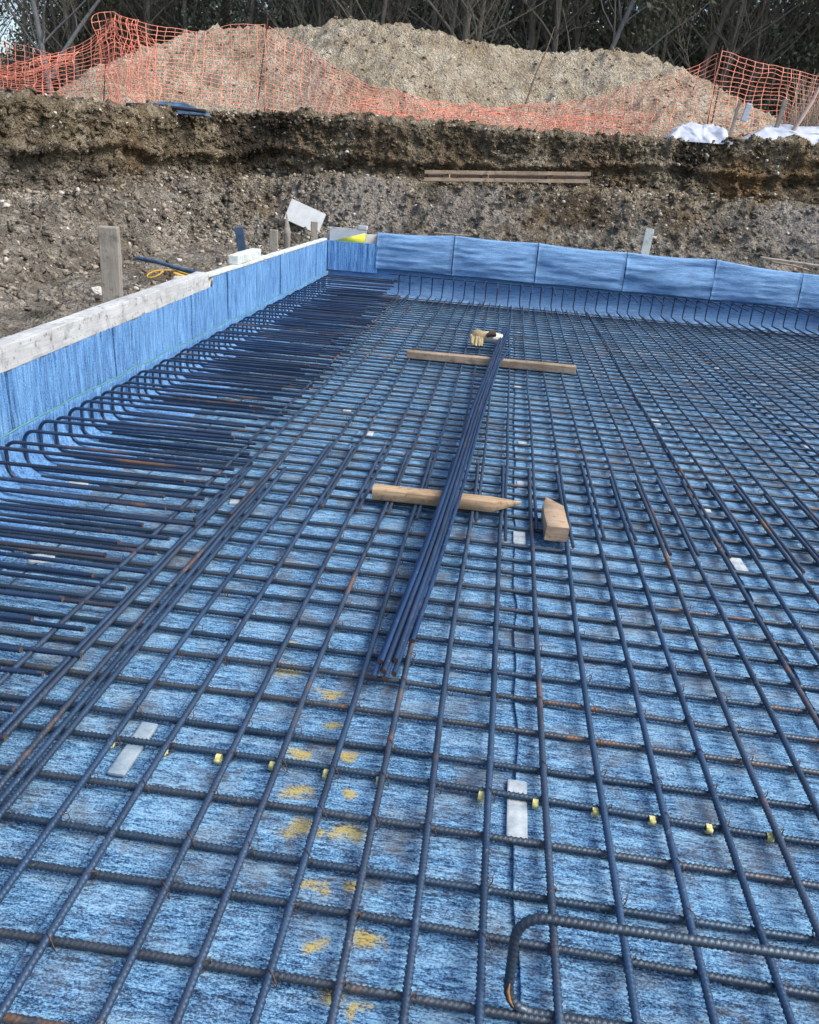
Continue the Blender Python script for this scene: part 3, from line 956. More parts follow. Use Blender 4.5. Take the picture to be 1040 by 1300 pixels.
# ================================================================== LOOSE BAR BUNDLE on timbers
T1Y, T2Y = 3.72, 7.2
offs = [(-.042, 0, 2.12, 8.75), (-.021, .0, 2.16, 8.55), (0, 0, 2.12, 8.8), (.021, .0, 2.15, 8.62), (-.031, .0185, 2.18, 8.6), (-.0105, .0185, 2.13, 8.7), (.0105, .0185, 2.2, 8.5), (.044, 0.0, 2.35, 8.2)]
for i, (dx, dz, ya, yb_) in enumerate(offs):
    n = int((yb_ - ya) / (.0036 if i < 99 and False else .05))
    yy = np.linspace(ya, yb_, n)
    cx = np.interp(yy, [2.1, 2.5, 3.0, 3.7, 5.2, 7.15, 8.7], [-.232, -.205, -.168, -.13, -.075, .02, .105])
    cz = np.interp(yy, [2.1, 2.6, 3.1, 3.66, 5.4, 7.2, 8.8], [.0665, .086, .114, .1405, .145, .1395, .127])
    ker = np.ones(9) / 9
    pad = lambda a: np.convolve(np.concatenate([2 * a[0] - a[8:0:-1], a, 2 * a[-1] - a[-2:-10:-1]]), ker, 'same')[8:-8]
    cx, cz = pad(cx), pad(cz)
    if i == 7:
        cx = cx + np.interp(yy, [2.3, 6.8, 8.2], [0, 0, .075]); 
    sp = np.interp(yy, [2.1, 3.4, 7.5, 8.8], [1.0, .95, .9, 1.15])
    w_ = .004 * vnoise(np.stack([yy * 1.3, np.full(n, i * 3.1), np.zeros(n)], 1), 3)
    P = np.stack([cx + dx * sp + w_, yy, cz + dz + .004], 1)
    mb = MB(); mb.tube(P, RB * 1.08, 9)
    o = link('loose_bar', None, None) if False else None
    me = mb.mesh('loose_bar', smooth=True)
    lab = 'straight dark blue steel bar lying loose in the bundle across the timbers'
    grp = 'bundle of loose bars'
    if i == 7:
        lab, grp = 'loose steel bar splaying away from the bundle behind the plank', None
    me.materials.append(M['steel_b']); rusty_ends(me)
    o = link('loose_bar', me, None, label=lab, cat='rebar', group=grp)

# ================================================================== TIMBERS ON THE MAT
ZTOP = ZV + RB + .0015


def stake_mesh(L, w, h, point=0.16, seed=0, axis='x', facet=1.0):
    """squared stake along +x, sawn end at 0, hewn to a point at L"""
    xs = np.concatenate([np.linspace(0, L - point, 14), np.linspace(L - point, L, 7)[1:]])
    c = .003
    rows = []
    for x in xs:
        t = max(0, (x - (L - point)) / point)
        s = 1 - .93 * t
        ww, hh = w / 2 * s, h / 2 * (1 - .80 * t)
        cy, cz = .024 * t, h / 2 + h * .26 * t * facet
        cc = min(c, ww * .4, hh * .4)
        pr = [(-ww + cc, -hh), (ww - cc, -hh), (ww, -hh + cc), (ww, hh - cc), (ww - cc, hh), (-ww + cc, hh), (-ww, hh - cc), (-ww, -hh + cc)]
        rows.append([(x, cy + a, cz + b) for a, b in pr])
    P = np.array(rows)
    q = P.reshape(-1, 3)
    q = q + np.stack([vnoise(q * np.array([6, 14, 14]) + k * 13, seed + k) for k in range(3)], 1) * .003
    P = q.reshape(P.shape)
    P = np.concatenate([P, P[:, :1]], 1)
    mb = MB(); mb.grid(P)
    n = P.shape[1]
    mb.add(P[0, :-1], [list(range(n - 2, -1, -1))])
    mb.add(P[-1, :-1], [list(range(n - 1))])
    return mb.mesh('stake')


link('timber_stake', stake_mesh(.75, .085, .056, .15, 2), M['wood_pale'], loc=(-.535, 3.70, ZTOP), rot=(0, 0, .012), label='pale squared timber stake with a hewn point lying under the bar bundle', cat='timber')
link('timber_plank', stake_mesh(1.53, .10, .062, .02, 5) if False else bevel_box(1.53, .10, .062, .005, .003, 5, seg=16), M['wood_plank'], loc=(-.03, 7.18, ZTOP), rot=(0, 0, .006), label='long weathered brown plank lying under the far end of the bundle', cat='timber')
me = stake_mesh(.40, .105, .072, .13, 8)
link('timber_block', me, M['wood_block'], loc=(.378, 3.405, ZTOP), rot=(0, 0, HALF + .03), label='short tan timber stub with a hewn point lying alone on the bars', cat='timber')

# ================================================================== WORK GLOVES
gl = empty('work_glove', (-.16, 8.0, ZTOP), 'crumpled tan leather work glove with a pale open cuff on the bars', 'glove')


def lathe(path, rx, ry, sides=12, seed=0, amp=.006):
    mb = MB()
    P = np.asarray(path, float)
    T = np.gradient(P, axis=0); T /= np.linalg.norm(T, axis=1)[:, None]
    up = np.array([0, 0, 1.0])
    rows = []
    for p, t, a, b in zip(P, T, rx, ry):
        s = np.cross(t, up); s /= np.linalg.norm(s) + 1e-9
        u = np.cross(s, t)
        an = np.linspace(0, 2 * np.pi, sides + 1)
        rows.append(p[None] + a * np.cos(an)[:, None] * s[None] + b * np.sin(an)[:, None] * u[None])
    R = np.array(rows)
    q = R.reshape(-1, 3)
    d = np.stack([vnoise(q * 28 + k * 7, seed + k) for k in range(3)], 1) * amp
    R = (q + d).reshape(R.shape)
    R[:, -1] = R[:, 0]
    mb.grid(R)
    return mb, R


# fingers bunched, pointing to the camera
mb = MB()
for k, (dx, l, dz) in enumerate(((-.035, .16, 0), (-.012, .18, .004), (.013, .175, .006), (.036, .15, 0))):
    n = 9
    t = np.linspace(0, 1, n)
    path = np.stack([-.19 + dx + .004 * k * t, 8.03 - l * t, .155 + dz - .075 * t ** 1.4 - .0 * t], 1)
    r = .019 * np.sqrt(np.clip(1 - (t - .1) ** 6, .12, 1))
    m2, R = lathe(path, r, r * .95, 9, 3 + k, .005)
    mb.add(np.concatenate(m2.v), m2.f)
link('fingers', mb.mesh('fingers', smooth=True), M['leather'], parent=gl)
m2, R = lathe([(-.25, 8.0, .13), (-.23, 8.02, .145), (-.19, 8.04, .155), (-.15, 8.05, .155), (-.10, 8.05, .15)], [.02, .055, .075, .07, .06], [.02, .055, .07, .06, .052], 14, 12, .012)
link('palm', m2.mesh('palm', smooth=True), M['leather'], parent=gl)
m2, R = lathe([(-.13, 8.05, .15), (-.09, 8.06, .150), (-.04, 8.07, .145), (.02, 8.075, .135), (.05, 8.08, .13)], [.055, .06, .062, .066, .068], [.05, .052, .05, .048, .046], 16, 14, .010)
link('cuff', m2.mesh('cuff', smooth=True), M['cuff'], parent=gl)
m2, R = lathe([(-.10, 8.0, .175), (-.06, 7.99, .195), (-.02, 8.0, .20)], [.02, .034, .038], [.02, .03, .033], 12, 19, .006)
link('lining', m2.mesh('lining', smooth=True), M['leather_dark'], parent=gl)
m2, R = lathe([(-.26, 8.0, .16), (-.245, 7.95, .145), (-.24, 7.90, .12), (-.235, 7.87, .10)], [.015, .021, .02, .008], [.015, .02, .019, .008], 9, 21, .004)
link('thumb', m2.mesh('thumb', smooth=True), M['leather'], parent=gl)

# ================================================================== SPACER BLOCKS
def spacer(x, y, L, w, h, rz, label, group='concrete spacer blocks under the bars', mat='concrete'):
    h *= .42
    me = bevel_box(w, L, h, .005, .0025, int(abs(x * 100)) % 50)
    link('spacer_block', me, M[mat], loc=(x, y, .004), rot=(0, 0, rz), label=label, cat='spacer', group=group)


SPL = 'pale concrete spacer block propping up the bars of the grid'
spacer(.196, 1.69, .215, .056, .031, .0, 'long whitish concrete spacer block under the bar with yellow clips', None)
spacer(-.895, 1.71, .22, .05, .031, -.02, 'narrow grey spacer block beside the bars left of the yellow paint spots', None, 'concrete_dirty')
for (x, y, L, w, rz) in ((.213, 3.49, .15, .06, 0), (.235, 4.22, .12, .06, 0), (1.235, 3.47, .13, .06, .05), (1.236, 4.17, .10, .055, -.05), (-1.21, 3.53, .05, .05, .2),
                         (.245, 5.0, .10, .06, 0), (.22, 6.6, .11, .06, 0), (-1.0, 5.4, .10, .06, .1), (2.27, 5.6, .12, .06, 0), (2.29, 4.6, .12, .06, 0), (3.3, 6.4, .12, .06, 0),
                         (1.25, 5.9, .12, .06, 0), (-.76, 4.9, .12, .06, 0), (4.3, 9.0, .12, .06, 0), (2.25, 8.3, .12, .06, 0), (.25, 9.3, .12, .06, 0)):
    spacer(x, y, L, w, .031, rz, SPL)
for (x, y, L, w, rz, lb) in ((-1.76, 2.73, .075, .10, .5, 'broken pale spacer lump lying near the ends of the U bars'), (-2.03, 3.54, .07, .10, .3, 'broken pale spacer lump lying at the foot of the left wall')):
    spacer(x, y, L, w, .034, rz, lb, None)

# ================================================================== STAKES AND BITS BEHIND THE WALLS
def square_stake(x, y, z0, z1, w, d, label, mat='wood_stake', tilt=(0, 0), pointed=False, name='timber_stake', rz=0.0):
    h = z1 - z0
    if pointed:
        me = stake_mesh(h, w, d, .22, int(abs(y * 10)))
        o = link(name, me, M[mat], loc=(x, y, z0), rot=(tilt[0], -HALF + tilt[1], 0), label=label, cat='stake')
    else:
        me = bevel_box(w, d, h, .007, .004, int(abs(y * 10)), seg=8)
        o = link(name, me, M[mat], loc=(x, y, z0), rot=(tilt[0], tilt[1], rz), label=label, cat='stake')
    return o


square_stake(-2.70, 5.38, .22, 1.12, .125, .10, 'thick weathered upright timber stake behind the grey beam', tilt=(.01, .015), rz=.25)
square_stake(-2.86, 9.98, .26, .87, .10, .09, 'short square upright stake beside the pointed one behind the left wall', rz=.2)
square_stake(-2.88, 10.8, .26, 1.02, .12, .06, 'upright stake with sharpened top behind the left wall', pointed=True)
square_stake(-2.90, 12.3, .30, .87, .10, .09, 'short upright stake below the leaning white board', rz=.3)
square_stake(1.955, 12.2, .36, 1.15, .115, .05, 'lone pale upright stake behind the far draped wall', 'whitewash', tilt=(0, .03))
# leaning white board
me = bevel_box(.58, .02, .34, .004, .003, 3)
link('white_board', me, M['board_white'], loc=(-3.28, 13.0, .74), rot=(-.35, .34, .12), label='white rectangular board leaning tilted against the gravel bank', cat='board')
me = bevel_box(.11, .05, .36, .006, .004, 5)
link('plastic_offcut', me, M['blue_plastic'], loc=(-3.32, 10.2, .50), rot=(.1, -.14, .2), label='small blue-grey offcut standing tilted in the gravel trench', cat='offcut')
me = bevel_box(.10, .86, .085, .01, .003, 6, seg=10)
link('timber_offcut', me, M['whitewash'], loc=(xw(7.8) - .075, 7.8, .712), rot=(0, 0, .05), label='pale whitewashed timber offcut lying on top of the left wall', cat='timber')
me = bevel_box(.14, .20, .10, .01, .004, 7)
link('timber_offcut', me, M['wood_stake'], loc=(-2.80, 9.45, .50), rot=(.1, .1, .4), label='small wooden chunk behind the left wall next to the short stake', cat='timber')
# blue rod and yellow cable
mb = MB()
mb.tube(np.array([(-3.98, 8.55, .56), (-3.7, 8.45, .55), (-3.35, 8.3, .51), (-3.1, 8.25, .49), (-2.85, 8.2, .47)]), .022, 9)
link('blue_pipe', mb.mesh('blue_pipe', smooth=True), M['blue_plastic'], label='thin blue pipe lying in the trench behind the left wall', cat='pipe')
t = np.linspace(0, 1, 60)
P = np.stack([-3.75 + .75 * t + .12 * np.sin(t * 17), 8.2 + .14 * np.cos(t * 15) + .1 * t, .455 + .03 * np.sin(t * 23) + .02 * t], 1)
mb = MB(); mb.tube(P, .008, 7)
link('cable', mb.mesh('cable', smooth=True), M['cable'], label='loose loops of yellow cable lying under the blue pipe', cat='cable')
# pallet-like timber frame on the ledge
pl = empty('wooden_pallet', (-.14, 14.6, 1.55), 'old brown pallet frame of two long boards with blocks resting on the bank ledge', 'pallet')
R_ = (0, -.058, 0)
for z, d in ((.012, 0), (.125, 0)):
    link('board', bevel_box(2.72, .12, .055, .004, .004, 11 + int(z * 100), seg=16), M['wood_pallet'], loc=(-.14, 14.26, 1.61 + z), parent=pl, rot=R_)
    link('board', bevel_box(2.68, .12, .055, .004, .004, 15 + int(z * 100), seg=16), M['wood_pallet'], loc=(-.14, 14.80, 1.61 + z), parent=pl, rot=R_)
for dx in (-1.0, -.35, .72):
    link('block', bevel_box(.09, .5, .068, .004, .003, int(50 + dx * 10)), M['wood_pallet'], loc=(-.14 + dx, 14.53, 1.667 + dx * .058), parent=pl, rot=R_)
link('gap_shade_strip', bevel_box(2.66, .07, .06, .004, .003, 33, seg=12), M['rod'], loc=(-.14, 14.60, 1.672), parent=pl, rot=R_)  # dark strip added between the boards, stands in for shade in the gap
# boards behind the far wall, right side
link('board', bevel_box(1.5, .10, .03, .004, .004, 61, seg=10), M['wood_stake'], loc=(4.25, 11.92, .84), rot=(.1, .055, -.06), label='grey board lying behind the right end of the draped wall', cat='board')
link('board', bevel_box(1.1, .07, .028, .004, .004, 62, seg=10), M['wood_plank'], loc=(4.75, 11.74, .80), rot=(.1, .03, .10), label='narrow pale board lying crosswise by the draped wall', cat='board')
mb = MB(); mb.tube(np.array([(3.62, 11.80, .865), (3.9, 11.76, .84), (4.1, 11.74, .80)]), .012, 6)
link('stick', mb.mesh('stick'), M['wood_old'], label='thin dark stick lying by the boards behind the far wall', cat='stick')
mb = MB(); mb.tube(np.array([(-1.02, 11.50, .895), (-.75, 11.49, .898), (-.52, 11.50, .896)]), .012, 6)
link('stick', mb.mesh('stick'), M['wood_old'], label='short dark batten lying on top of the draped wall', cat='stick')

# ================================================================== STONES
def rock_mesh(seed, sub=2):
    import bmesh
    bm = bmesh.new()
    bmesh.ops.create_icosphere(bm, subdivisions=sub, radius=1.0)
    co = np.array([v.co[:] for v in bm.verts])
    d = 1 + .35 * fbm(co * 1.3 + seed * 9.1, 3, seed)
    sc = np.array([1, .8 + .2 * math.sin(seed), .65])
    co = co * d[:, None] * sc
    for v, q in zip(bm.verts, co): v.co = Vector(q)
    me = bpy.data.meshes.new('rock')
    bm.to_mesh(me); bm.free()
    return me


def bank_point(u, v):
    i = min(len(BANK_US) - 2, max(0, int(np.searchsorted(BANK_US, u))))
    j = min(len(BANK_TV) - 2, max(0, int(np.searchsorted(BANK_TV, v))))
    return BANK_G[i, j]


import bmesh
rk = {}
for s_ in range(8):
    rg_ = np.random.default_rng(40 + s_)
    bm = bmesh.new()
    for _ in range(11):
        q_ = rg_.normal(0, 1, 3); q_ /= np.linalg.norm(q_)
        bm.verts.new(q_ * np.array([1, .8, .6]) * rg_.uniform(.75, 1.1))
    bmesh.ops.convex_hull(bm, input=bm.verts[:])
    bm.verts.ensure_lookup_table(); bm.verts.index_update()
    rk[s_] = (np.array([v.co[:] for v in bm.verts]), [tuple(v.index for v in f.verts) for f in bm.faces])
    bm.free()


def scatter(n, urange, vpick, smin, smax, name, mat, pw=2.2):
    mb = MB()
    for _ in range(n):
        u = RNG.uniform(*urange)
        v = vpick()
        p = bank_point(u, v)
        s = smin + (smax - smin) * RNG.random() ** pw
        V, F = rk[int(RNG.integers(8))]
        e = Matrix.Rotation(RNG.uniform(0, 6.28), 3, 'Z') @ Matrix.Rotation(RNG.uniform(0, 6.28), 3, 'X')
        mb.add(V @ np.array(e).T * s + p + np.array([0, 0, s * .05]), F)
    return link(name, mb.mesh(name), mat, kind='stuff')


o = scatter(14000, (1.5, 8.0), lambda: RNG.choice([RNG.uniform(.1, 1), RNG.uniform(1, 2), RNG.uniform(1, 2.2), RNG.uniform(2, 3.1), RNG.uniform(2, 3.1), RNG.uniform(3.85, 4.3)]), .010, .065, 'loose_stones', M['stone'], 4.0)
o['label'] = 'loose grey and brown stones strewn over the excavated bank'; o['category'] = 'stones'
o = scatter(2200, (1.5, 8.0), lambda: RNG.choice([RNG.uniform(.1, 1), RNG.uniform(1, 1.9), RNG.uniform(2, 3.1), RNG.uniform(3.95, 4.3), RNG.uniform(3, 4)]), .008, .06, 'pale_stones', M['stone_pale'], 4.0)
o['label'] = 'pale stones scattered over the bank and its top edge'; o['category'] = 'stones'
o = scatter(15000, (1.5, 8.0), lambda: RNG.choice([RNG.uniform(3, 4.15), RNG.uniform(3, 4.1), RNG.uniform(3, 4.1), RNG.uniform(.5, 2), RNG.uniform(1, 3)]), .014, .085, 'soil_clods', M['soil'], 3.2)
o['label'] = 'crumbled clods of brown soil clinging to the cut bank'; o['category'] = 'soil clods'
for (x, y, z, s, lb) in ((-.33, 15.75, 2.36, .17, 'pale boulder sitting at the rim of the bank below the fence'),
                         (-3.35, 8.15, .43, .075, 'round pale stone lying near the yellow cable'),
                         (-3.6, 6.9, .42, .07, 'white stone lying on the trench floor by the thick stake'),
                         (-2.85, 11.3, .50, .11, 'pale stone behind the left wall beside the sharpened stake'),
                         (-5.6, 8.3, 1.05, .13, 'pale stone resting on the left bank ledge')):
    me = rock_mesh(int(abs(x * 7)) + 3, 3)
    link('rock', me, M['stone_pale'], loc=(x, y, z), scale=(s, s, s), label=lb, cat='rock')

# ================================================================== SPOIL HEAP
nx, ny = 420, 190
X, Y = np.meshgrid(np.linspace(-14, 9.5, nx), np.linspace(17.2, 29, ny), indexing='ij')
ridge = np.interp(X, [-14, -11.5, -10.5, -9.3, -7.7, -6, -4.7, -2.35, -1, .5, 1.8, 3.15, 4.33, 5.6, 7.2, 9.5], [2.4, 2.85, 3.35, 4.1, 4.58, 4.66, 4.76, 4.64, 4.48, 4.45, 4.64, 4.34, 3.92, 3.3, 2.65, 2.4])
yc = 22.0 + .5 * np.sin(X * .6)
front = 18.2 + .35 * np.sin(X * .9 + 1)
tf = np.clip((Y - front) / (yc - front), 0, 1)
tb = np.clip((29 - Y) / (29 - yc), 0, 1)
sh = np.where(Y < yc, np.minimum(tf * 1.22, 1) ** .9 * .93 + .07 * tf, tb ** .8)
base = 2.35
Z = base + (ridge - base) * sh
q = np.stack([X.ravel(), Y.ravel(), Z.ravel()], 1)
n1 = fbm(q * .7, 3, 201).reshape(X.shape); n2 = fbm(q * 2.6, 4, 211, ridged=True).reshape(X.shape); n3 = fbm(q * 9, 3, 221).reshape(X.shape)
amp = np.clip((Z - base) * 1.2, .15, 1)
Z = Z + amp * (.16 * n1 + .09 * n2 + .03 * n3 + .045 * fbm(q * 5.5, 2, 241, ridged=True).reshape(X.shape))
mb = MB(); P = np.stack([X, Y, Z], 2); mb.grid(P)
heap = link('spoil_heap', mb.mesh('spoil_heap', smooth=True), M['heap'], label='long high heap of pale excavated soil behind the orange fence', cat='soil heap')
HP = P
mb = MB()
for _ in range(5000):
    i, j = RNG.integers(10, nx - 10), int(RNG.integers(0, 100))
    p = HP[i, j]
    s = .015 + .055 * RNG.random() ** 4.0
    V, F = rk[int(RNG.integers(8))]
    e = Matrix.Rotation(RNG.uniform(0, 6.28), 3, 'Z') @ Matrix.Rotation(RNG.uniform(0, 6.28), 3, 'X')
    mb.add(V @ np.array(e).T * s + p + np.array([0, 0, s * .2]), F)
link('heap_clods', mb.mesh('heap_clods'), M['heap'], parent=heap, kind='stuff')
mb = MB(); mb.tube(np.array([(.05, 18.9, 3.2), (.2, 19.6, 3.85), (.38, 20.2, 4.4), (.5, 20.6, 4.9)]), [.02, .018, .014, .008], 6)
link('stick', mb.mesh('stick'), M['rod'], label='thin dark stick poking up out of the soil heap', cat='stick')

# ================================================================== ORANGE MESH FENCE
fence = empty('mesh_fence', (-1.5, 16.6, 2.45), 'sagging orange plastic mesh barrier strung on thin rods before the soil heap', 'fence')


def net(cols, name, parent, cw=.20, nrow=15, seed=0, crumple=.05, wv=.0072, wh=.0046, label=None, yb=.25):
    """cols: list of (x, y, ztop, zbottom): net surface swept between them, as real strands"""
    C = np.array(cols, float)
    L = np.concatenate([[0], np.cumsum(np.linalg.norm(np.diff(C[:, :2], axis=0), axis=1))])
    nc = max(3, int(L[-1] / cw) + 1)
    sub = 3
    tt = np.linspace(0, L[-1], (nc - 1) * sub + 1)
    K = np.stack([np.interp(tt, L, C[:, i]) for i in range(4)], 1)
    rr = np.linspace(0, 1, (nrow - 1) * 2 + 1)
    G = np.zeros((len(tt), len(rr), 3))
    for j, r in enumerate(rr):
        z = K[:, 2] + (K[:, 3] - K[:, 2]) * r
        q = np.stack([tt * 1.6, np.full(len(tt), r * 2.5), np.full(len(tt), seed * 3.3)], 1)
        G[:, j, 0] = K[:, 0] + crumple * fbm(q, 3, seed + 300)
        G[:, j, 1] = K[:, 1] - yb * r * .5 + crumple * 2.2 * fbm(q + 5, 3, seed + 310)
        G[:, j, 2] = z + crumple * .9 * fbm(q + 9, 3, seed + 320) * min(1, 1.0)
    mb = MB()
    for i in range(0, len(tt), sub):
        mb.tube(G[i], wv, 4, cap=False, squash=.35)
    for j in range(0, len(rr), 2):
        mb.tube(G[:, j], wh, 4, cap=False, squash=.5)
    return link(name, mb.mesh(name), M['orange'], parent=parent, label=label)


# right panel and long slumped stretch
net([(-4.86, 16.5, 4.02, 2.55), (-4.3, 16.6, 3.72, 2.5), (-3.6, 16.7, 3.38, 2.5), (-3.0, 16.8, 3.18, 2.48), (-2.2, 16.9, 3.04, 2.46), (-1.4, 17.0, 2.98, 2.46), (-.4, 17.0, 2.96, 2.46), (.6, 16.9, 3.06, 2.48), (1.5, 16.8, 3.30, 2.5), (2.2, 16.7, 3.50, 2.5), (2.75, 16.6, 3.66, 2.55), (3.34, 16.5, 4.02, 2.58)], 'net', fence, .155, 18, 1, .07)
net([(3.34, 16.5, 4.02, 2.58), (3.9, 16.6, 3.92, 2.62), (4.6, 16.8, 3.86, 2.66), (5.4, 17.0, 3.75, 2.7), (6.5, 17.1, 3.7, 2.7), (7.6, 17.2, 3.7, 2.75)], 'net', fence, .155, 18, 2, .05)
# a second, slack layer along the foot of the slump
net([(-3.2, 16.5, 2.86, 2.5), (-2.2, 16.6, 2.84, 2.48), (-1.2, 16.6, 2.78, 2.46), (0, 16.6, 2.82, 2.46), (1.2, 16.55, 2.9, 2.47), (2.3, 16.5, 2.95, 2.5)], 'net', fence, .17, 10, 3, .10)
# panel between the two left rods
net([(-7.15, 15.6, 3.80, 2.55), (-6.7, 15.8, 3.76, 2.6), (-6.2, 16.1, 3.80, 2.6), (-5.5, 16.3, 3.90, 2.58), (-4.86, 16.5, 4.02, 2.55)], 'net', fence, .155, 18, 4, .05)
# crumpled fall of netting at the tall left rod
net([(-7.6, 15.35, 3.55, 2.50), (-7.35, 15.45, 3.82, 2.42), (-7.15, 15.40, 3.84, 2.34), (-6.9, 15.5, 3.74, 2.32), (-6.6, 15.5, 3.55, 2.30)], 'net', fence, .09, 16, 5, .11)
net([(-7.5, 15.30, 3.66, 2.5), (-7.2, 15.35, 3.84, 2.36), (-6.85, 15.35, 3.74, 2.30)], 'net', fence, .08, 16, 6, .13)
# slack wedge going off to the left
net([(-10.8, 15.1, 2.62, 2.25), (-9.7, 15.2, 2.80, 2.3), (-8.9, 15.3, 3.02, 2.34), (-8.3, 15.35, 3.25, 2.38), (-7.8, 15.4, 3.48, 2.42), (-7.3, 15.45, 3.82, 2.45)], 'net', fence, .15, 16, 7, .06)
net([(-10.6, 15.0, 2.60, 2.45), (-9.6, 15.1, 2.78, 2.58), (-8.8, 15.2, 2.98, 2.78), (-8.0, 15.3, 3.30, 3.0)], 'net', fence, .16, 7, 8, .08)
# run of netting further back
net([(-14.0, 19.5, 3.95, 2.75), (-12.4, 19.4, 3.85, 2.7), (-11.2, 19.3, 3.70, 2.7), (-10.0, 19.0, 3.45, 2.7)], 'net', fence, .22, 10, 9, .03)
for (a, b) in (((-5.10, 16.45, 2.2), (-4.84, 16.45, 4.10)), ((-7.6, 15.30, 2.2), (-7.42, 15.40, 3.80)), ((3.35, 16.45, 2.2), (3.36, 16.48, 4.10)), ((3.44, 16.55, 2.3), (3.46, 16.56, 4.08)), ((6.2, 17.05, 2.3), (6.2, 17.1, 3.8)), ((-11.2, 19.25, 2.2), (-11.2, 19.25, 3.8))):
    mb = MB(); mb.tube(np.array([a, b]), .012, 6)
    link('post', mb.mesh('post'), M['rod'], parent=fence)

# ================================================================== THINGS ON THE BANK TOP
def crumple_sheet(name, x0, x1, y0, y1, z0, h, mat, label, cat, seed, prof=None):
    nx, ny = 70, 40
    U, V = np.meshgrid(np.linspace(0, 1, nx), np.linspace(0, 1, ny), indexing='ij')
    q = np.stack([U.ravel() * 4.5, V.ravel() * 3, np.full(U.size, seed * 3.1)], 1)
    n = fbm(q, 4, seed, ridged=True).reshape(U.shape)
    m_ = np.clip(np.minimum(np.minimum(U, 1 - U) * 3, np.minimum(V * 1.6, (1 - V) * 4)), 0, 1) ** .7
    pr = np.interp(U[:, 0], *prof)[:, None] if prof else 1
    Z = z0 + h * m_ * pr * (.8 + .10 * n)
    X = x0 + (x1 - x0) * U + .06 * fbm(q + 4, 3, seed + 5).reshape(U.shape)
    Y = y0 + (y1 - y0) * V + .07 * fbm(q + 8, 3, seed + 9).reshape(U.shape)
    mb = MB(); mb.grid(np.stack([X, Y, Z], 2))
    return link(name, mb.mesh(name, smooth=True), mat, label=label, cat=cat)


crumple_sheet('plastic_sheet', 2.60, 3.72, 15.66, 16.35, 2.50, .42, M['white_plastic'], 'crumpled white plastic sheet lying at the bank rim under the fence', 'plastic sheet', 5, ([0, .15, .3, .5, .7, .85, 1], [.75, 1, .92, .8, .85, 1.05, .5]))
crumple_sheet('plastic_sheet', 3.92, 5.9, 15.75, 16.4, 2.60, .40, M['white_plastic'], 'long white plastic sheet lying behind the wooden posts on the bank', 'plastic sheet', 8, ([0, .2, .5, .8, 1], [.8, 1, .8, .9, .7]))
mb = MB(); mb.tube(np.array([(-10.5, 14.7, 2.42), (-9.2, 14.6, 2.40), (-8.0, 14.2, 2.36), (-7.2, 14.1, 2.34), (-6.55, 14.0, 2.32)]), .035, 8)
link('black_pipe', mb.mesh('black_pipe', smooth=True), M['black_plastic'], label='thin black pipe lying along the left bank top under the netting', cat='pipe')
crumple_sheet('tarpaulin_roll', -6.45, -5.2, 14.0, 14.35, 2.28, .20, M['blue_plastic'], 'dark blue folded plastic roll lying on the bank rim', 'tarpaulin', 12)
mb = MB(); mb.tube(np.array([(-6.5, 13.95, 2.36), (-5.9, 13.93, 2.37), (-5.15, 13.95, 2.34)]), .03, 8)
link('black_pipe', mb.mesh('black_pipe', smooth=True), M['black_plastic'], label='short black pipe lying in front of the blue plastic roll', cat='pipe')
square_stake(4.42, 16.1, 2.35, 3.30, .07, .07, 'upright wooden post before the long white sheet', tilt=(0, .10))
square_stake(3.70, 16.2, 2.35, 3.25, .05, .05, 'thin wooden post beside the crumpled white sheet', tilt=(0, .09))
mb = MB(); mb.tube(np.array([(4.62, 15.95, 2.45), (4.75, 16.0, 2.85), (4.95, 16.05, 3.3), (5.05, 16.1, 3.6)]), [.05, .04, .035, .02], 7)
M['pinkish'] = mat_wood('pale_branch', (0.42, 0.30, 0.25), (0.58, 0.46, 0.40), 'z', (.3, .22, .18))
link('branch', mb.mesh('branch', smooth=True), M['pinkish'], label='pale pinkish branch leaning by the posts on the bank', cat='branch')
link('board', bevel_box(1.4, .07, .05, .004, .003, 77, seg=8), M['wood_old'], loc=(5.1, 15.9, 2.56), rot=(0, -.05, .04), label='dark wooden rail lying at the bank rim before the white sheet', cat='board')
link('white_offcut', bevel_box(.12, .03, .30, .02, .004, 79), M['white_plastic'], loc=(3.93, 16.3, 2.92), rot=(.1, .12, .2), label='small white offcut caught upright in the orange netting', cat='offcut')
for k in range(2):
    mb = MB()
    for _ in range(260):
        x0 = RNG.uniform(4.9, 6.2) if k == 0 else RNG.uniform(4.9, 5.8)
        y0 = RNG.uniform(16.3, 17.4)
        h = RNG.uniform(.5, 1.2) * (1.2 if k == 0 else .7)
        b = RNG.uniform(-.3, .3, 2)
        p = np.array([(x0, y0, 2.5), (x0 + b[0] * .4, y0 + b[1] * .4, 2.5 + h * .6), (x0 + b[0], y0 + b[1], 2.5 + h)])
        mb.tube(p, [.008, .006, .002], 3, cap=False)
    link('dry_brush', mb.mesh('dry_brush'), M['dry'], label=('tall' if k == 0 else 'low') + ' tangle of dry pale stems growing by the right end of the fence', cat='brush')

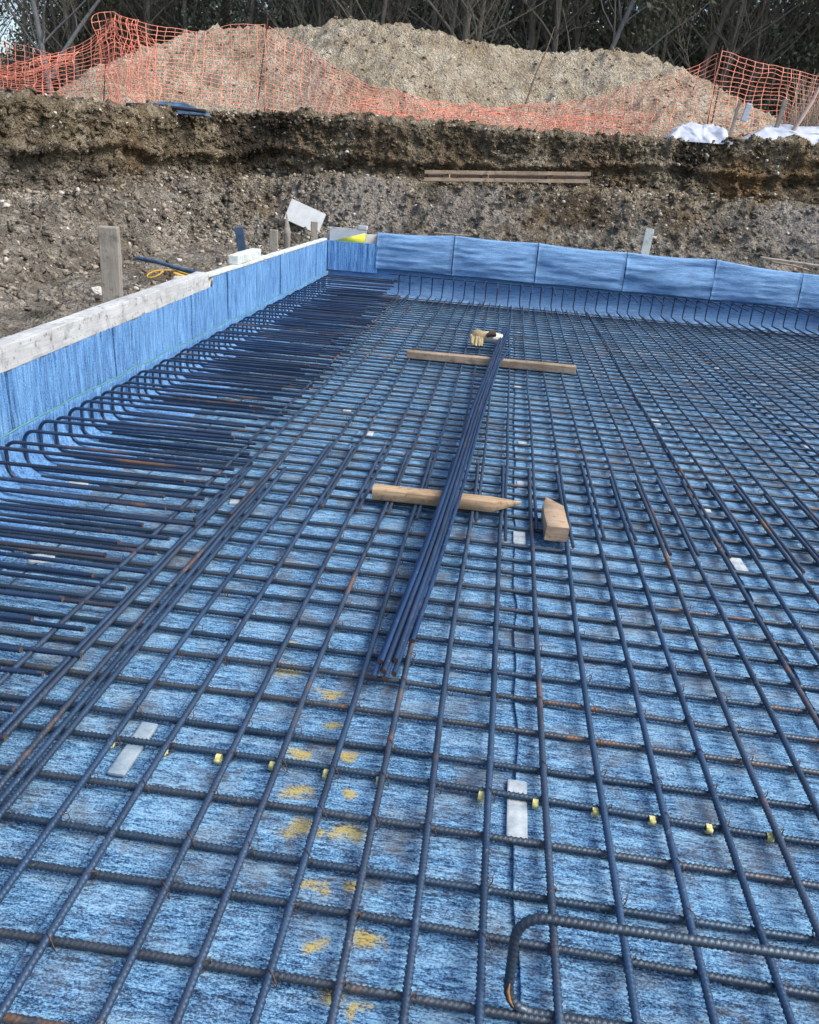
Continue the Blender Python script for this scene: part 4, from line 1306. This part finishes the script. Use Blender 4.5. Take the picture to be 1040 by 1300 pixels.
# ================================================================== WOOD BEHIND
def grow(seed, H, r0, lean, fork=None, leafy=0.0, spread=1.0, twiggy=1.0):
    rg = np.random.default_rng(seed)
    tr, cr, tips = MB(), MB(), []

    def branch(p, d, L, r, lvl):
        n = 7 if lvl == 0 else 5
        pts = [p]
        dd = d / np.linalg.norm(d)
        for k in range(n):
            dd = dd + rg.normal(0, .07 + .05 * lvl, 3) + np.array([0, 0, .03 * lvl])
            dd /= np.linalg.norm(dd)
            pts.append(pts[-1] + dd * L / n)
        pts = np.array(pts)
        rad = np.linspace(r, r * (.35 if lvl == 0 else .3), len(pts))
        if lvl <= 1:
            tr.tube(pts, rad, 7 if lvl == 0 else 5, cap=False)
        else:
            cr.tube(pts, rad, 3, cap=False)
        if lvl < 3:
            m_ = int({0: 11, 1: 6, 2: 4}[lvl] * twiggy)
            for _ in range(m_):
                t = rg.uniform(.12 if lvl == 0 else .2, 1)
                i = min(len(pts) - 2, int(t * (len(pts) - 1)))
                q = pts[i] + (pts[i + 1] - pts[i]) * (t * (len(pts) - 1) - i)
                a = rg.uniform(0, 6.28)
                side = np.array([math.cos(a), math.sin(a), rg.uniform(.2, 1.1)])
                nd = dd * .35 + side * spread
                branch(q, nd, L * rg.uniform(.28, .5), max(rad[i] * rg.uniform(.3, .5), .006), lvl + 1)
        tips.append(pts[-1]); tips.append(pts[-2])

    branch(np.zeros(3), np.array([lean, 0, 1.0]), H, r0, 0)
    if fork:
        branch(np.array([lean * fork, 0, fork]), np.array([.45, .1, 1.0]), H * .7, r0 * .7, 0)
    tips = np.array(tips)
    nl = int(leafy * len(tips))
    if nl:
        base = tips[rg.integers(0, len(tips), nl)] + rg.normal(0, .22, (nl, 3))
        leaf_quads(cr, base, rg, .05, .11)
    return tr.mesh('trunk', smooth=True), cr.mesh('crown')


def leaf_quads(mb, C, rg, s0, s1):
    n = len(C)
    a = rg.normal(0, 1, (n, 3)); a /= np.linalg.norm(a, axis=1)[:, None]
    b = np.cross(a, rg.normal(0, 1, (n, 3))); b /= np.linalg.norm(b, axis=1)[:, None] + 1e-9
    s = rg.uniform(s0, s1, n)[:, None]
    V = np.stack([C - a * s, C + b * s * .55, C + a * s, C - b * s * .55], 1).reshape(-1, 3)
    F = np.arange(4 * n).reshape(n, 4)
    mb.add(V, F)


protos = []
for k, (H, r0, lean, leafy, tw) in enumerate(((13, .13, .02, 6, 1.2), (12, .10, -.04, 0.0, 1.5), (14, .16, .04, 9, 1.2), (11, .07, .09, 0.0, 1.6), (12, .10, -.07, 7, 1.3))):
    a, b = grow(100 + k, H, r0, lean, None, leafy, .6, tw)
    a.materials.append(M['bark']); b.materials.append(M['twig'] if leafy < 1 else M['leaf2'])
    protos.append((a, b))
pa, pb = grow(321, 11, .15, .03, 2.2, 0, .6, .9)
pa.materials.append(M['bark_pale']); pb.materials.append(M['twig'])
qa, qb = grow(345, 11, .11, .35, None, 0, .9, 1.3)
qa.materials.append(M['bark_pale']); qb.materials.append(M['twig'])


def in_gap(x, y):
    return -.70 < x / y < -.545 or -.32 < x / y < -.265


def tree(a, b, x, y, z, rz, s, label, group=None):
    r = empty('tree', (x, y, z), label, 'tree', group)
    r.rotation_euler = (0, 0, rz)
    r.scale = (s, s, s)
    for nme, me in (('trunk', a), ('crown', b)):
        o = bpy.data.objects.new(nme, me); COL.objects.link(o); o.parent = r


tlabel = ['upright dark-barked tree standing in the wood behind the soil heap', 'slender bare twiggy tree in the wood behind the soil heap', 'stout leafy tree in the wood behind the soil heap', 'thin leaning bare sapling in the wood behind the soil heap', 'leaning dark tree with olive leaves in the wood behind the heap']
rt = random.Random(5)
for k in range(84):
    x = -24 + 46 * (k + rt.uniform(-.4, .4)) / 83
    y = rt.choice([28.8, 29.5, 31, 32, 33.5, 36]) + rt.uniform(-.6, .6)
    if x < -9 and y < 33: y += 4
    i = rt.choice([0, 1, 1, 2, 3, 3, 4])
    if in_gap(x, y): i = 3
    tree(*protos[i], x, y, 2.3, rt.uniform(0, 6.28), rt.uniform(.75, 1.15), tlabel[i], 'trees of the wood, kind %d' % (i + 1))
tree(pa, pb, -17.6, 31.5, 2.2, 0.2, .85, 'pale grey forked tree standing behind the peak of the orange netting')
tree(qa, qb, 1.5, 29.6, 2.4, 0.1, 1.0, 'pale thin tree leaning to one side above the soil heap')

# shrubs: dense dark undergrowth, each its own bush
shr = []
for k in range(4):
    rg = np.random.default_rng(500 + k)
    mb = MB()
    C = []
    for _ in range(26):
        c = rg.normal(0, 1, 3) * np.array([1.0, .8, .9]) + np.array([0, 0, 1.9])
        C.append(c + rg.normal(0, .42, (300, 3)))
    C = np.concatenate(C)
    C = C[C[:, 2] > .05]
    leaf_quads(mb, C, rg, .03, .075)
    cm = mb.mesh('foliage'); cm.materials.append(M['leaf'] if k % 2 else M['leaf2'])
    mb = MB()
    for _ in range(9):
        e = rg.normal(0, .9, 3) + np.array([0, 0, 2.6])
        mb.tube(np.array([(0, 0, -.1), e * np.array([.4, .4, .5]), e]), [.04, .03, .012], 4, cap=False)
    sm_ = mb.mesh('stems'); sm_.materials.append(M['bark'])
    shr.append((cm, sm_))
for k in range(64):
    x = -23 + 46 * ((k % 32) + rt.uniform(-.4, .4)) / 31
    y = (34.0 if k < 32 else 38.0) + rt.uniform(-1.2, 1.2)
    if x < -9: y += 4
    s = rt.uniform(.9, 1.5) * (1.0 if k < 32 else 1.45)
    if in_gap(x, y): s *= .5
    r = empty('shrub', (x, y, 2.3), 'dense dark evergreen bush filling the edge of the wood' if k < 32 else 'taller dark bush deeper inside the wood', 'shrub', 'bushes at the wood edge' if k < 32 else 'bushes deep in the wood')
    r.rotation_euler = (0, 0, rt.uniform(0, 6.28)); r.scale = (s, s, s * rt.uniform(.9, 1.3))
    cm, sm_ = shr[rt.randrange(4)]
    for nme, me in (('foliage', cm), ('stems', sm_)):
        o = bpy.data.objects.new(nme, me); COL.objects.link(o); o.parent = r
# far mass of the wood
rg = np.random.default_rng(900)
mb = MB()
n = 60000
xx = rg.uniform(-34, 34, n)
hgt = 11 + 3.5 * vnoise(np.stack([xx * .22, np.zeros(n), np.zeros(n)], 1), 5)
hgt = hgt * np.interp(xx, [-34, -29, -24.5, -22.5, -16, -15, -14.4, -12.4, -11.8, 34], [.5, .36, .34, .75, 1, .8, .42, .42, 1, 1])
zz = hgt * rg.random(n) ** .8
yy = rg.uniform(43, 50, n)
leaf_quads(mb, np.stack([xx, yy, 2.2 + zz], 1), rg, .10, .26)
o = link('woodland', mb.mesh('woodland'), M['leaf'], kind='stuff')
o['label'] = 'dark far mass of trees closing off the wood'; o['category'] = 'wood'
